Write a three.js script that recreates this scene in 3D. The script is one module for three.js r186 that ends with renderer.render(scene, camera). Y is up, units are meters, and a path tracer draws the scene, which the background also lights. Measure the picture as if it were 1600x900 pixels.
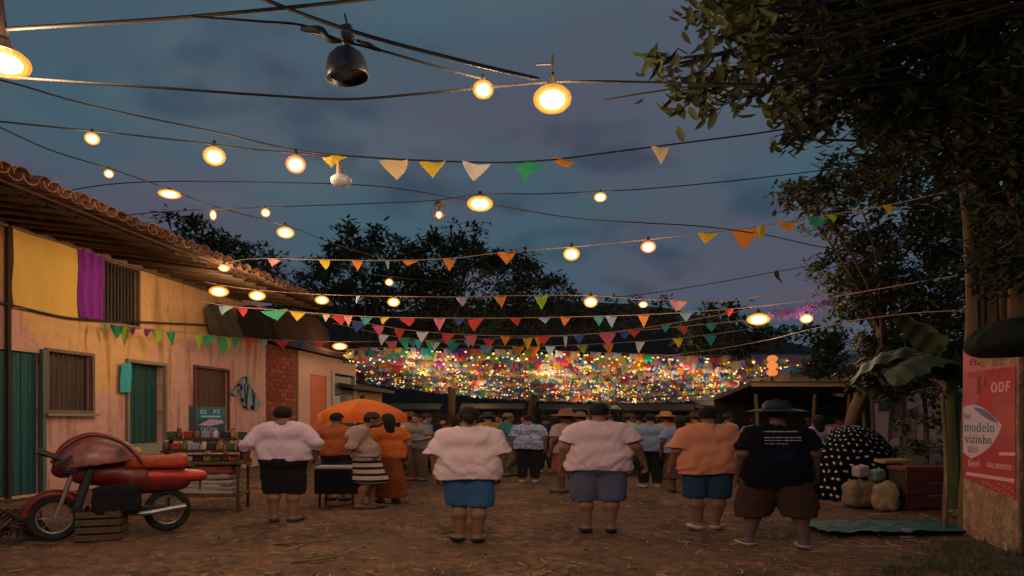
import * as THREE from 'three';
import { mergeGeometries } from 'three/addons/utils/BufferGeometryUtils.js';
import { RoundedBoxGeometry } from 'three/addons/geometries/RoundedBoxGeometry.js';
import { ImprovedNoise } from 'three/addons/math/ImprovedNoise.js';

// ---------------------------------------------------------------- camera, sky, sun, exposure
const scene = new THREE.Scene();
const EYE = 1.58, F = 1000, HY = 655;
const camera = new THREE.PerspectiveCamera(2 * Math.atan(450 / F) * 180 / Math.PI, 16 / 9, 0.1, 900);
camera.position.set(0, EYE, 0);
camera.lookAt(0, EYE, -10);
camera.setViewOffset(1600, 900, 0, 450 - HY, 1600, 900);
const renderer = new THREE.WebGLRenderer({ antialias: true });
renderer.toneMapping = THREE.LinearToneMapping;
renderer.toneMappingExposure = 1.0;
renderer.shadowMap.enabled = true;

const noise = new ImprovedNoise();
const fbm = (x, y, z, o = 4) => { let a = 0, s = 1, t = 0; for (let i = 0; i < o; i++) { a += s * noise.noise(x, y, z); t += s; x *= 2.03; y *= 2.03; z *= 2.03; s *= 0.5; } return a / t; };
let seed = 12345;
const rnd = () => { seed |= 0; seed = seed + 0x6D2B79F5 | 0; let t = Math.imul(seed ^ seed >>> 15, 1 | seed); t = t + Math.imul(t ^ t >>> 7, 61 | t) ^ t; return ((t ^ t >>> 14) >>> 0) / 4294967296; };
const rr = (a, b) => a + (b - a) * rnd();
const pick = (a) => a[Math.floor(rnd() * a.length)];
const clamp = (x, a = 0, b = 1) => Math.min(b, Math.max(a, x));
const smooth = (a, b, x) => { const t = clamp((x - a) / (b - a)); return t * t * (3 - 2 * t); };
const V = (x, y, z) => new THREE.Vector3(x, y, z);

{ // dusk sky: slate blue with soft violet cloud banks
  const W = 1024, H = 512, data = new Float32Array(W * H * 4);
  for (let j = 0; j < H; j++) for (let i = 0; i < W; i++) {
    const el = ((j + 0.5) / H - 0.5) * Math.PI, az = ((i + 0.5) / W - 0.5) * 2 * Math.PI;
    const x = Math.cos(el) * Math.cos(az), y = Math.sin(el), z = Math.cos(el) * Math.sin(az);
    const yy = Math.max(y, 0.02), k = 1 / (yy + 0.28);
    const c1 = fbm(x * k * 1.3 + 5, 3.1, z * k * 1.3, 5), c2 = fbm(x * k * 3.2 + 1, 9.7, z * k * 4.6, 5), c3 = fbm(x * 2.2, y * 6, z * 2.2 + 7, 4);
    const violet = smooth(-0.25, 0.3, c1 + 0.35 * (0.42 - y));
    const dark = smooth(0.06, 0.36, c2) * 0.6;
    const light = smooth(0.0, 0.4, c3) * 0.3;
    const teal = [0.053, 0.108, 0.142], vio = [0.084, 0.088, 0.126], pale = [0.118, 0.158, 0.180];
    for (let c = 0; c < 3; c++) {
      let v = teal[c] + (vio[c] - teal[c]) * violet;
      v += (pale[c] - v) * light;
      v *= 1 - dark * [0.62, 0.52, 0.4][c];
      v += [0.030, 0.016, 0.014][c] * smooth(0.4, 1, z) * (1 - smooth(0.1, 0.7, y));    // last afterglow, behind the camera
      data[(j * W + i) * 4 + c] = v;
    }
    data[(j * W + i) * 4 + 3] = 1;
  }
  const sky = new THREE.DataTexture(data, W, H, THREE.RGBAFormat, THREE.FloatType);
  sky.mapping = THREE.EquirectangularReflectionMapping;
  sky.magFilter = THREE.LinearFilter; sky.minFilter = THREE.LinearFilter; sky.needsUpdate = true;
  scene.background = sky; scene.environment = sky;
}
const sun = new THREE.DirectionalLight(new THREE.Color(1, 0.74, 0.76), 0.13);
sun.position.set(-6, 12, 26); sun.castShadow = true; sun.shadow.radius = 60;
sun.shadow.mapSize.set(2048, 2048);
Object.assign(sun.shadow.camera, { left: -40, right: 40, top: 40, bottom: -40, near: 0.5, far: 120 });
scene.add(sun, sun.target);
const BULB = 1.4;         // strength of the festoon bulbs

// ---------------------------------------------------------------- helpers
const P = (px, py, D) => V((px - 800) / F * D, EYE + (HY - py) / F * D, -D);
const G = (px, py) => { const D = EYE * F / (py - HY); return V((px - 800) / F * D, 0, -D); };
const taken = {};
const numbered = (n) => { const k = taken[n] = (taken[n] ?? -1) + 1; return k ? `${n}_${String(k).padStart(3, '0')}` : n; };
function tag(o, label, category, group, kind) { if (label) o.userData.label = label; if (category) o.userData.category = category; if (group) o.userData.group = group; if (kind) o.userData.kind = kind; return o; }
function thing(name, label, category, pos = [0, 0, 0], turn = 0, group) {
  const o = new THREE.Group(); o.name = numbered(name); scene.add(o);
  o.position.set(...(pos.isVector3 ? pos.toArray() : pos)); o.rotation.y = turn;
  return tag(o, label, category, group);
}
function part(name, geo, mat, parent, pos, rot, scl) {
  const m = new THREE.Mesh(Array.isArray(geo) ? merge(geo) : geo, mat); m.name = name; m.castShadow = m.receiveShadow = true;
  if (pos) m.position.set(...(pos.isVector3 ? pos.toArray() : pos));
  if (rot) m.rotation.set(...rot);
  if (scl) m.scale.set(...scl);
  parent.add(m); return m;
}
function single(name, geo, mat, label, category, pos, rot, group) { const m = part(numbered(name), geo, mat, scene, pos, rot); return tag(m, label, category, group); }
function structure(name, geo, mat, pos, rot) { const m = part(numbered(name), geo, mat, scene, pos, rot); m.userData.kind = 'structure'; return m; }
function merge(list) {
  const l = list.map(g => { let h = g.index ? g.toNonIndexed() : g.clone(); for (const k of Object.keys(h.attributes)) if (!['position', 'normal', 'uv', 'color'].includes(k)) h.deleteAttribute(k); return h; });
  const col = l.some(g => g.attributes.color), uv = l.every(g => g.attributes.uv);
  for (const g of l) { if (!uv) g.deleteAttribute('uv'); if (col && !g.attributes.color) g.setAttribute('color', new THREE.BufferAttribute(new Float32Array(g.attributes.position.count * 3).fill(1), 3)); }
  return mergeGeometries(l);
}
const box = (w, h, d, x = 0, y = 0, z = 0, rx = 0, ry = 0, rz = 0) => new THREE.BoxGeometry(w, h, d).applyMatrix4(new THREE.Matrix4().makeRotationFromEuler(new THREE.Euler(rx, ry, rz)).setPosition(x, y, z));
const rbox = (w, h, d, x = 0, y = 0, z = 0, r = 0.02, rx = 0, ry = 0, rz = 0) => new RoundedBoxGeometry(w, h, d, 2, r).applyMatrix4(new THREE.Matrix4().makeRotationFromEuler(new THREE.Euler(rx, ry, rz)).setPosition(x, y, z));
function rod(a, b, r, r2 = r, seg = 8) {
  const A = a.isVector3 ? a : V(...a), B = b.isVector3 ? b : V(...b), d = B.clone().sub(A), L = d.length();
  const g = new THREE.CylinderGeometry(r2, r, L, seg); g.translate(0, L / 2, 0);
  g.applyQuaternion(new THREE.Quaternion().setFromUnitVectors(V(0, 1, 0), d.normalize())); g.translate(A.x, A.y, A.z); return g;
}
const tube = (pts, r, n = 40, seg = 5) => new THREE.TubeGeometry(new THREE.CatmullRomCurve3(pts.map(p => p.isVector3 ? p : V(...p))), n, r, seg);
function taper(pts, radii, n = 14, seg = 8) {   // limb with changing radius
  const c = new THREE.CatmullRomCurve3(pts), g = new THREE.TubeGeometry(c, n, 1, seg), p = g.attributes.position;
  for (let i = 0; i <= n; i++) {
    const t = i / n, q = c.getPointAt(t), f = t * (radii.length - 1), k = Math.min(radii.length - 2, Math.floor(f)), r = radii[k] + (radii[k + 1] - radii[k]) * (f - k);
    for (let j = 0; j <= seg; j++) { const o = i * (seg + 1) + j; const w = r * (1 + 0.12 * Math.sin(j * 2.4 + i * 0.7)); p.setXYZ(o, q.x + (p.getX(o) - q.x) * w, q.y + (p.getY(o) - q.y) * w, q.z + (p.getZ(o) - q.z) * w); }
  }
  g.computeVertexNormals(); return g;
}
const lathe = (pts, seg = 20) => new THREE.LatheGeometry(pts.map(p => new THREE.Vector2(...p)), seg);
const rgb = (r, g, b) => new THREE.Color().setRGB(r, g, b);
const std = (r, g, b, rough = 0.85, extra = {}) => new THREE.MeshStandardMaterial({ color: rgb(r, g, b), roughness: rough, ...extra });
const cloth = (r, g, b, extra = {}) => new THREE.MeshPhysicalMaterial({ color: rgb(r, g, b), roughness: 0.95, specularIntensity: 0.4, side: THREE.DoubleSide, ...extra });
function pattern(n, fn, rx = 1, ry = 1) {      // fn(u,v) -> [r,g,b] sRGB 0..1, tiling is the caller's job
  const d = new Uint8Array(n * n * 4);
  for (let j = 0; j < n; j++) for (let i = 0; i < n; i++) { const c = fn((i + 0.5) / n, (j + 0.5) / n); for (let k = 0; k < 3; k++) d[(j * n + i) * 4 + k] = clamp(c[k]) * 255; d[(j * n + i) * 4 + 3] = 255; }
  const t = new THREE.DataTexture(d, n, n); t.wrapS = t.wrapT = THREE.RepeatWrapping; t.magFilter = THREE.LinearFilter; t.minFilter = THREE.LinearMipmapLinearFilter; t.generateMipmaps = true; t.needsUpdate = true; t.repeat.set(rx, ry); return t;
}
const srgb = (t) => { t.colorSpace = THREE.SRGBColorSpace; return t; };
const tnoise = (u, v, f, o = 4, z = 0) => { // tileable by blending
  const a = (x, y) => fbm(x * f, y * f, z + 0.37, o), w = (t) => smooth(0, 1, t);
  return a(u, v) * (1 - w(u)) * (1 - w(v)) + a(u - 1, v) * w(u) * (1 - w(v)) + a(u, v - 1) * (1 - w(u)) * w(v) + a(u - 1, v - 1) * w(u) * w(v);
};
function canvasTex(w, h, draw) { const c = document.createElement('canvas'); c.width = w; c.height = h; draw(c.getContext('2d'), w, h); const t = new THREE.CanvasTexture(c); t.colorSpace = THREE.SRGBColorSpace; t.wrapS = t.wrapT = THREE.RepeatWrapping; return t; }

// ---------------------------------------------------------------- shared materials
const woodTex = srgb(pattern(256, (u, v) => { const g = tnoise(u, v * 0.12, 14, 4) * 0.5 + tnoise(u, v, 5, 3, 4) * 0.4; const k = 0.72 + g * 0.6; return [k, k * 0.97, k * 0.93]; }));
const woodBump = pattern(256, (u, v) => { const g = 0.5 + tnoise(u, v * 0.1, 16, 4) * 0.9; return [g, g, g]; });
const wood = (r, g, b) => std(r, g, b, 0.85, { map: woodTex, bumpMap: woodBump, bumpScale: 0.006 });
const M = {
  wire: std(0.02, 0.018, 0.018, 0.7), cord: std(0.34, 0.22, 0.17, 0.8), black: std(0.015, 0.015, 0.017, 0.5), socket: std(0.02, 0.018, 0.016, 0.55),
  steel: std(0.35, 0.35, 0.36, 0.35, { metalness: 0.8 }), rubber: std(0.018, 0.018, 0.018, 0.9),
  darkwood: wood(0.085, 0.05, 0.03), midwood: wood(0.2, 0.12, 0.07), palewood: wood(0.36, 0.25, 0.16),
  concrete: std(0.24, 0.23, 0.22, 0.95, { bumpMap: woodBump, bumpScale: 0.004 }),
  glassCore: new THREE.MeshStandardMaterial({ color: 0x000000, emissive: rgb(1, 0.78, 0.46), emissiveIntensity: 6 }),
  glass: new THREE.MeshPhysicalMaterial({ color: 0x000000, roughness: 1, specularIntensity: 0, transparent: true, opacity: 0.3, emissive: rgb(1, 0.36, 0.02), emissiveIntensity: 2.0 }),
  glow: new THREE.MeshPhysicalMaterial({ color: 0x000000, roughness: 1, specularIntensity: 0, transparent: true, opacity: 0.45, emissive: rgb(1, 0.5, 0.06), emissiveIntensity: 1.8 }),
  glassRed: new THREE.MeshPhysicalMaterial({ color: 0x000000, roughness: 1, specularIntensity: 0, transparent: true, opacity: 0.3, emissive: rgb(1, 0.24, 0.08), emissiveIntensity: 2.0 }),
};
const flagCols = { yellow: [0.85, 0.6, 0.03], cream: [0.85, 0.66, 0.38], white: [0.82, 0.8, 0.78], green: [0.03, 0.42, 0.22], lime: [0.35, 0.55, 0.05], orange: [0.85, 0.28, 0.03], red: [0.7, 0.05, 0.04], pink: [0.8, 0.18, 0.3], purple: [0.3, 0.07, 0.42], blue: [0.04, 0.12, 0.5], teal: [0.04, 0.36, 0.4], sky: [0.3, 0.5, 0.75], lavender: [0.5, 0.42, 0.68], rose: [0.8, 0.38, 0.42] };
const flagMat = {};
for (const [k, c] of Object.entries(flagCols)) flagMat[k] = new THREE.MeshPhysicalMaterial({ color: rgb(...c), roughness: 0.95, transmission: 0.42, thickness: 0, side: THREE.DoubleSide });

// ---------------------------------------------------------------- ground: packed earth street
{
  const xs = [], zs = [];
  for (let x = -13; x <= 13.01; x += 0.09) xs.push(x);
  for (const x of [16, 22, 32, 50, 90, 160, 300]) { xs.push(x); xs.unshift(-x); }
  for (let z = -5.2; z >= -24; z -= 0.09) zs.push(z);
  for (const z of [-26, -30, -38, -50, -80, -130, -220, -400]) zs.push(z);
  for (const z of [-3, 0, 5, 12, 30, 60]) zs.unshift(z);
  const pos = [], uv = [], idx = [];
  for (const z of zs) for (const x of xs) {
    const near = (1 - smooth(14, 24, -z)) * (1 - smooth(11, 13, Math.abs(x)));
    let h = 0.05 * fbm(x * 0.5, 0, z * 0.5, 3) + 0.04 * fbm(x * 1.6 + 4, 1, z * 2.4, 4) + 0.05 * fbm(x * 4.5, 2, z * 9, 4);
    h += 0.03 * Math.max(0, Math.sin((x * 0.25 + z) * 2.1 + fbm(x * 0.3, 5, z * 0.3) * 5)) * fbm(x * 0.7, 8, z * 0.7);
    pos.push(x, h * near - 0.012, z); uv.push(x / 3.1, z / 3.1);
  }
  const nx = xs.length;
  for (let j = 0; j < zs.length - 1; j++) for (let i = 0; i < nx - 1; i++) { const a = j * nx + i; idx.push(a, a + 1, a + nx, a + 1, a + nx + 1, a + nx); }
  const g = new THREE.BufferGeometry();
  g.setAttribute('position', new THREE.Float32BufferAttribute(pos, 3)); g.setAttribute('uv', new THREE.Float32BufferAttribute(uv, 2)); g.setIndex(idx); g.computeVertexNormals();
  const map = srgb(pattern(1024, (u, v) => {
    const a = tnoise(u, v, 3, 5), b = tnoise(u, v, 26, 4, 3), c = tnoise(u, v, 90, 2, 6), s = smooth(0.22, 0.4, c) * 0.35 + smooth(0.2, 0.5, b) * 0.25;
    const k = 0.40 + a * 0.34 + b * 0.36;
    return [k * 0.92 + s * 0.26, k * 0.66 + s * 0.22, k * 0.47 + s * 0.16];
  }));
  const bump = pattern(1024, (u, v) => { const k = 0.5 + tnoise(u, v, 20, 5, 3) * 0.6 + tnoise(u, v, 80, 2, 6) * 0.4; return [k, k, k]; });
  structure('ground', g, std(1, 1, 1, 0.97, { map, bumpMap: bump, bumpScale: 0.05 }));
}

// ---------------------------------------------------------------- the long house on the left
const WA = V(-10.08, 0, -12.6), WD = V(0.1483, 0, -0.9889), WN = V(0.9889, 0, 0.1483), WT = Math.atan2(0.9889, 0.1483);
function onWall(px, py, w = 0) {   // pixel -> [distance along the wall, height], on the plane w metres in front of the wall
  const d = V((px - 800) / F, (HY - py) / F, -1), t = (WA.dot(WN) + w) / d.dot(WN), p = d.multiplyScalar(t);
  return [p.clone().sub(WA).dot(WD), p.y + EYE];
}
const wallAt = (px, py, w) => { const [u, y] = onWall(px, py, w); return WA.clone().addScaledVector(WD, u).addScaledVector(WN, w).setY(y); };
const rectOn = (x0, y0, x1, y1, w = 0) => { const a = onWall(x0, (y0 + y1) / 2, w), b = onWall(x1, (y0 + y1) / 2, w), m = (x0 + x1) / 2; return [a[0], onWall(m, y1, w)[1], b[0], onWall(m, y0, w)[1]]; };  // u0,v0,u1,v1
function wallShape(u0, u1, y0, y1, holes, t) {
  const s = new THREE.Shape([[u0, y0], [u1, y0], [u1, y1], [u0, y1]].map(p => new THREE.Vector2(...p)));
  for (const [a, b, c, d] of holes) s.holes.push(new THREE.Path([[a, b], [a, d], [c, d], [c, b]].map(p => new THREE.Vector2(...p))));
  const g = new THREE.ExtrudeGeometry(s, { depth: t, bevelEnabled: false }); g.translate(0, 0, -t);
  return g;
}
const plasterTex = (f) => { const t = srgb(pattern(1024, f)); t.wrapS = t.wrapT = THREE.ClampToEdgeWrapping; return t; };
const plasterBump = pattern(512, (u, v) => { const k = 0.5 + tnoise(u, v, 7, 5, 2) * 0.7 + tnoise(u, v, 40, 3, 5) * 0.25; return [k, k, k]; }, 0.4, 0.4);
{
  const door1 = rectOn(-60, 545, 62, 776), win1 = rectOn(74, 553, 142, 641), door2 = rectOn(199, 569, 255, 693), win2 = rectOn(152, 414, 215, 504), door3 = rectOn(304, 577, 355, 690);
  door1[1] = 0.02;
  const U0 = -4.5, U1 = 9.9, HT = 5.5;
  const h = thing('long_house', 'long two-storey plastered house with ochre and pink walls under a tiled eave', 'house', WA, WT);
  const g = wallShape(U0, U1, -0.1, HT, [door1, win1, door2, win2, door3], 0.32);
  const map = plasterTex((u, v) => {     // limewash: ochre coat above, pink coat below, peeled patches and run-down stains
    const x = u * 14.4, y = v * 5.6, n = fbm(x * 0.45, y * 0.45, 1, 5), n2 = fbm(x * 1.7, y * 0.5, 4, 4), n3 = fbm(x * 5, y * 5, 8, 3), runs = fbm(x * 4.2, y * 0.35, 12, 4);
    const oc = smooth(-0.25, 0.35, (y - 3.6) * 0.5 + n * 2.2 - Math.max(0, x - 11) * 0.5 + smooth(6.3, 7.3, x) * (1 - smooth(8.2, 9.2, x)) * 0.9);
    let c = [0.84 + (0.88 - 0.84) * oc, 0.65 + (0.70 - 0.65) * oc, 0.62 + (0.50 - 0.62) * oc];
    const stain = smooth(0.05, 0.4, runs) * 0.28 + smooth(0.15, 0.4, n2) * 0.16 + smooth(0.2, 0.5, n3) * 0.1;
    const peel = smooth(0.3, 0.42, fbm(x * 0.9 + 7, y * 1.1, 21, 5));
    return c.map((a, k) => { a = a * (1 - stain * [0.6, 0.75, 0.85][k]) * (0.96 + 0.1 * n3); return a + ([0.62, 0.52, 0.44][k] - a) * peel * 0.75; });
  });
  map.repeat.set(1 / 14.4, 1 / 5.6); map.offset.set(-U0 / 14.4, 0.1 / 5.6);
  part('wall', g, std(1, 1, 1, 0.95, { map, bumpMap: plasterBump, bumpScale: 0.03 }), h);
  part('floor_behind', box(U1 - U0, 0.1, 3, (U0 + U1) / 2, -0.05, -1.85), M.concrete, h);
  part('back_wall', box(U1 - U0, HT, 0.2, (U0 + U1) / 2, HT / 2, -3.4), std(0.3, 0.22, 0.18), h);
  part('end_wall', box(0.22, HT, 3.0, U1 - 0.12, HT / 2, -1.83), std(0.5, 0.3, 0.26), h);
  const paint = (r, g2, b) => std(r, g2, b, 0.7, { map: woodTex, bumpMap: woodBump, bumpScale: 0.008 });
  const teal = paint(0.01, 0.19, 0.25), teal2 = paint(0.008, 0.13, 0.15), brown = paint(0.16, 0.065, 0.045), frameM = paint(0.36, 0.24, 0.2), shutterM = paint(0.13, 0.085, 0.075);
  // teal plank gate
  const planks = (r, n, mat, parent, z, gap = 0.012) => { const w = (r[2] - r[0]) / n; for (let i = 0; i < n; i++) part('plank', rbox(w - gap, r[3] - r[1] - 0.03, 0.035, r[0] + (i + 0.5) * w, (r[1] + r[3]) / 2, z + (i % 2) * 0.006, 0.006), mat, parent); };
  const d1 = new THREE.Group(); d1.name = 'gate'; h.add(d1);
  planks(door1, 9, teal, d1, -0.1);
  part('frame', [box(0.09, door1[3] - door1[1] + 0.09, 0.12, door1[2] + 0.045, (door1[1] + door1[3]) / 2 + 0.045, 0.02)], paint(0.2, 0.33, 0.4), d1);
  // lower window with bars
  function frameOf(r, t, d, z) { const [a, b, c, e] = r; return merge([box(t, e - b + 2 * t, d, a - t / 2, (b + e) / 2, z), box(t, e - b + 2 * t, d, c + t / 2, (b + e) / 2, z), box(c - a, t, d, (a + c) / 2, b - t / 2, z), box(c - a, t, d, (a + c) / 2, e + t / 2, z)]); }
  const w1 = new THREE.Group(); w1.name = 'window'; h.add(w1);
  part('frame', frameOf(win1, 0.07, 0.1, 0.0), frameM, w1);
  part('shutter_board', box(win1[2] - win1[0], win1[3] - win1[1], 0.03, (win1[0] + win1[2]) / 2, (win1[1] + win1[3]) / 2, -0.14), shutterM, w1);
  for (let i = 0; i < 9; i++) part('bar', rod([win1[0] + (i + 0.5) * (win1[2] - win1[0]) / 9, win1[1], -0.05], [win1[0] + (i + 0.5) * (win1[2] - win1[0]) / 9, win1[3], -0.05], 0.014), std(0.12, 0.085, 0.085), w1);
  part('sill', box(win1[2] - win1[0] + 0.24, 0.06, 0.18, (win1[0] + win1[2]) / 2, win1[1] - 0.104, 0.05), M.concrete, w1);
  // upper window of upright slats
  const w2 = new THREE.Group(); w2.name = 'window'; h.add(w2);
  part('frame', frameOf(win2, 0.06, 0.08, 0.0), frameM, w2);
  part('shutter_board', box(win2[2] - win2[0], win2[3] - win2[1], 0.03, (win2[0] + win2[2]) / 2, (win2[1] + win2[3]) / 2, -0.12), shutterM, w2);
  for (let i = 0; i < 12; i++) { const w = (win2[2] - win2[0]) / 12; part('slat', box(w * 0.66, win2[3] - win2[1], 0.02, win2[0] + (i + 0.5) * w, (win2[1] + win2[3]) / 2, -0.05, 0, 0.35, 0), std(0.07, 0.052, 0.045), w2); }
  // teal doorway with half drawn cloth and steps
  const d2 = new THREE.Group(); d2.name = 'door'; h.add(d2);
  planks([door2[0] + 0.25, door2[1], door2[2], door2[3]], 5, teal2, d2, -0.2);
  part('frame', frameOf([door2[0], door2[1] + 0.001, door2[2], door2[3]], 0.08, 0.1, 0.03), paint(0.5, 0.44, 0.42), d2);
  for (let i = 0; i < 4; i++) part('step', rbox(2.0 - i * 0.12, door2[1] * 0.25, 1.3 - i * 0.32, (door2[0] + door2[2]) / 2, door2[1] * (0.125 + i * 0.25) - 0.03, (1.3 - i * 0.32) / 2 + 0.09, 0.02), M.concrete, h);
  // brown shutter door
  const d3 = new THREE.Group(); d3.name = 'door'; h.add(d3);
  planks(door3, 6, brown, d3, -0.08);
  part('frame', frameOf([door3[0], door3[1], door3[2], door3[3]], 0.07, 0.08, 0.02), paint(0.22, 0.1, 0.08), d3);
  // conduit and corner post
  part('corner_post', box(0.07, HT, 0.08, onWall(8, 400)[0], HT / 2, 0.07), M.darkwood, h);
  // eave: rafters, battens, barrel tiles
  const roof = new THREE.Group(); roof.name = 'roof'; h.add(roof);
  const OV = 3.0, YE = 5.12, YW = 5.56, RU1 = 8.3, sl = Math.atan2(YW - YE, OV);
  const clay = [[0.19, 0.085, 0.045], [0.24, 0.115, 0.065], [0.14, 0.07, 0.045], [0.28, 0.15, 0.09]].map(c => std(...c, 0.92, { bumpMap: plasterBump, bumpScale: 0.012 }));
  for (let u = U0; u < RU1; u += 0.52) part('rafter', taper([V(u, YW - 0.05, -0.2), V(u + rr(-0.05, 0.05), (YE + YW) / 2 - 0.06 + rr(-0.02, 0.02), OV / 2), V(u + rr(-0.06, 0.06), YE - 0.07, OV - 0.12)], [0.055, 0.05, 0.045], 8, 7), M.midwood, roof);
  for (let k = 0; k < 8; k++) { const w = 0.15 + k * 0.385; part('batten', box(RU1 - U0, 0.035, 0.06, (U0 + RU1) / 2, YW + (YE - YW) * w / OV + 0.012, w, sl), M.darkwood, roof); }
  part('wall_plate', rbox(RU1 - U0, 0.11, 0.1, (U0 + RU1) / 2, YW - 0.12, 0.06, 0.01), M.palewood, roof);
  const tileGeo = (up) => { const s = [], n = 7, L = 0.56, pos = [], idx = []; for (let j = 0; j < 2; j++) for (let t = 0; t < 2; t++) for (let i = 0; i <= n; i++) { const a = Math.PI * i / n, r = (j ? 0.128 : 0.104) - t * 0.016; pos.push(Math.cos(a) * r * 1.12, (up ? 1 : -1) * Math.sin(a) * r, j * L); } const R = n + 1; for (let t = 0; t < 2; t++) for (let i = 0; i < n; i++) { const a = t * R + i, b = a + 2 * R; t ? idx.push(a, a + 1, b, a + 1, b + 1, b) : idx.push(a, b, a + 1, a + 1, b, b + 1); } for (const j of [0, 1]) for (let i = 0; i < n; i++) { const a = j * 2 * R + i, b = a + R; idx.push(a, a + 1, b, a + 1, b + 1, b); } const g = new THREE.BufferGeometry(); g.setAttribute('position', new THREE.Float32BufferAttribute(pos, 3)); g.setIndex(idx); const h2 = g.toNonIndexed(); h2.computeVertexNormals(); const uv = new Float32Array(h2.attributes.position.count * 2); for (let i = 0; i < uv.length / 2; i++) { uv[2 * i] = h2.attributes.position.getX(i) * 2; uv[2 * i + 1] = h2.attributes.position.getZ(i); } h2.setAttribute('uv', new THREE.BufferAttribute(uv, 2)); return h2; };
  const cover = tileGeo(true), channel = tileGeo(false), rest = [[], []], list = [];
  const dy = (w) => YW + (YE - YW) * w / OV;
  let col = 0;
  for (let u = U0; u < RU1; u += 0.26, col++) for (let k = 0; k < 7; k++) { const w = OV - 0.5 - k * 0.43 + rr(-0.04, 0.05); list.push([1, u + rr(-0.03, 0.03), w + rr(-0.06, 0.06), k, rr(-0.14, 0.14)]); list.push([0, u + 0.13 + rr(-0.015, 0.015), w + 0.02, k, rr(-0.04, 0.04)]); }
  let made = 0;
  list.sort((a, b) => a[3] - b[3]);
  for (const [up, u, w, k, tw] of list) {
    const y = dy(w) + (up ? 0.115 : 0.165) + rr(0, 0.05);
    if (u > -2.5 && made < 298) { made++; part('tile', up ? cover : channel, pick(clay), roof, [u, y, w], [sl - 0.02, tw, rr(-0.05, 0.05)]); }
    else rest[up].push((up ? cover : channel).clone().applyMatrix4(new THREE.Matrix4().compose(V(u, y, w), new THREE.Quaternion().setFromEuler(new THREE.Euler(sl - 0.02, tw, 0)), V(1, 1, 1))));
  }
  part('more_tiles', [...rest[0], ...rest[1]], clay[0], roof).userData.kind = 'stuff';
  part('upper_slope', box(RU1 - U0, 0.12, 4.2, (U0 + RU1) / 2, YW + 0.42, -1.95, 0.16), clay[1], roof);
  // painted ochre sheet, violet curtain
  const sheetGeo = (r, z, folds, amp) => { const g = new THREE.PlaneGeometry(r[2] - r[0], r[3] - r[1], 60, 20), p = g.attributes.position; for (let i = 0; i < p.count; i++) { const x = p.getX(i), y = p.getY(i); p.setZ(i, amp * (1 + Math.sin(x * folds + Math.sin(y * 1.7) * 0.8 + fbm(x, y, 3) * 4)) + amp * fbm(x * 3, y * 1.5, 9)); p.setX(i, x + 0.02 * Math.sin(y * 5)); } g.translate((r[0] + r[2]) / 2, (r[1] + r[3]) / 2, z); g.computeVertexNormals(); return g; };
  const at = (m) => { m.position.copy(WA); m.rotation.y = WT; return m; };
  at(single('hanging_sheet', sheetGeo(rectOn(14, 372, 117, 490), 0.06, 6, 0.02), cloth(0.72, 0.47, 0.13), 'large ochre yellow sheet hung on the upper wall beside the violet curtain', 'sheet'));
  at(single('curtain', sheetGeo(rectOn(118, 390, 154, 498), 0.07, 26, 0.035), cloth(0.24, 0.035, 0.36), 'violet pleated curtain beside the upper slatted window', 'curtain'));
  at(single('door_cloth', sheetGeo(rectOn(188, 567, 204, 613, 0.1), 0.1, 20, 0.02), cloth(0.05, 0.4, 0.48), 'short turquoise cloth tied at the corner of the teal doorway', 'cloth'));
  // dark tarpaulins hung beneath the far eave
  for (const [x0, y0, x1, y1, c, lb] of [[318, 474, 371, 526, [0.09, 0.075, 0.065], 'grey canvas tarpaulin hung under the far end of the eave'], [368, 478, 428, 531, [0.03, 0.018, 0.014], 'near black tarpaulin hung between grey and brown canvas under the eave'], [424, 484, 512, 542, [0.07, 0.035, 0.02], 'brown canvas tarpaulin hung above the brick front']]) {
    const r = rectOn(x0, y0, x1, y1, 0.12), g2 = new THREE.PlaneGeometry(r[2] - r[0], r[3] - r[1], 24, 16), p = g2.attributes.position, H2 = r[3] - r[1];
    for (let i = 0; i < p.count; i++) { const x = p.getX(i) / (r[2] - r[0]) * 2, y = p.getY(i) / H2 + 0.5; p.setY(i, p.getY(i) - (y > 0.5 ? (y - 0.5) * 2 : 0) * H2 * 0.28 * x * x); p.setZ(i, 0.1 + 0.35 * (1 - y) * (1 - 0.4 * x * x) + 0.04 * Math.sin(x * 9 + y * 3)); }
    g2.translate((r[0] + r[2]) / 2, (r[1] + r[3]) / 2, 0.03); g2.computeVertexNormals(); at(single('tarpaulin', g2, cloth(...c), lb, 'tarpaulin'));
  }
  // hanging blue and white garment on the wall
  const gr = rectOn(362, 588, 404, 640, 0.05), gw = gr[2] - gr[0], gh = gr[3] - gr[1];
  const gs = new THREE.Shape([[0, 0.45], [0.08, 0.4], [0.3, 0.72], [0.36, 0.3], [0.42, 0.12], [0.55, 0.02], [0.66, 0.2], [0.8, 0.0], [0.96, 0.1], [0.92, 0.34], [0.78, 0.5], [0.86, 0.42], [0.64, 0.68], [0.56, 0.98], [0.44, 0.96], [0.34, 0.86]].map(p => new THREE.Vector2(p[0] * gw, p[1] * gh)));
  const gg = new THREE.ExtrudeGeometry(gs, { depth: 0.05, bevelEnabled: true, bevelSize: 0.03, bevelThickness: 0.03, bevelSegments: 2 });
  const gt = canvasTex(64, 64, (c) => { c.fillStyle = '#8d97a6'; c.fillRect(0, 0, 64, 64); c.strokeStyle = '#26384a'; c.lineWidth = 7; for (let i = 0; i < 5; i++) { c.beginPath(); c.moveTo(i * 15, 0); c.lineTo(i * 15 + (i % 2 ? 9 : -6), 64); c.stroke(); } });
  gt.repeat.set(1.2, 1.2);
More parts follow.
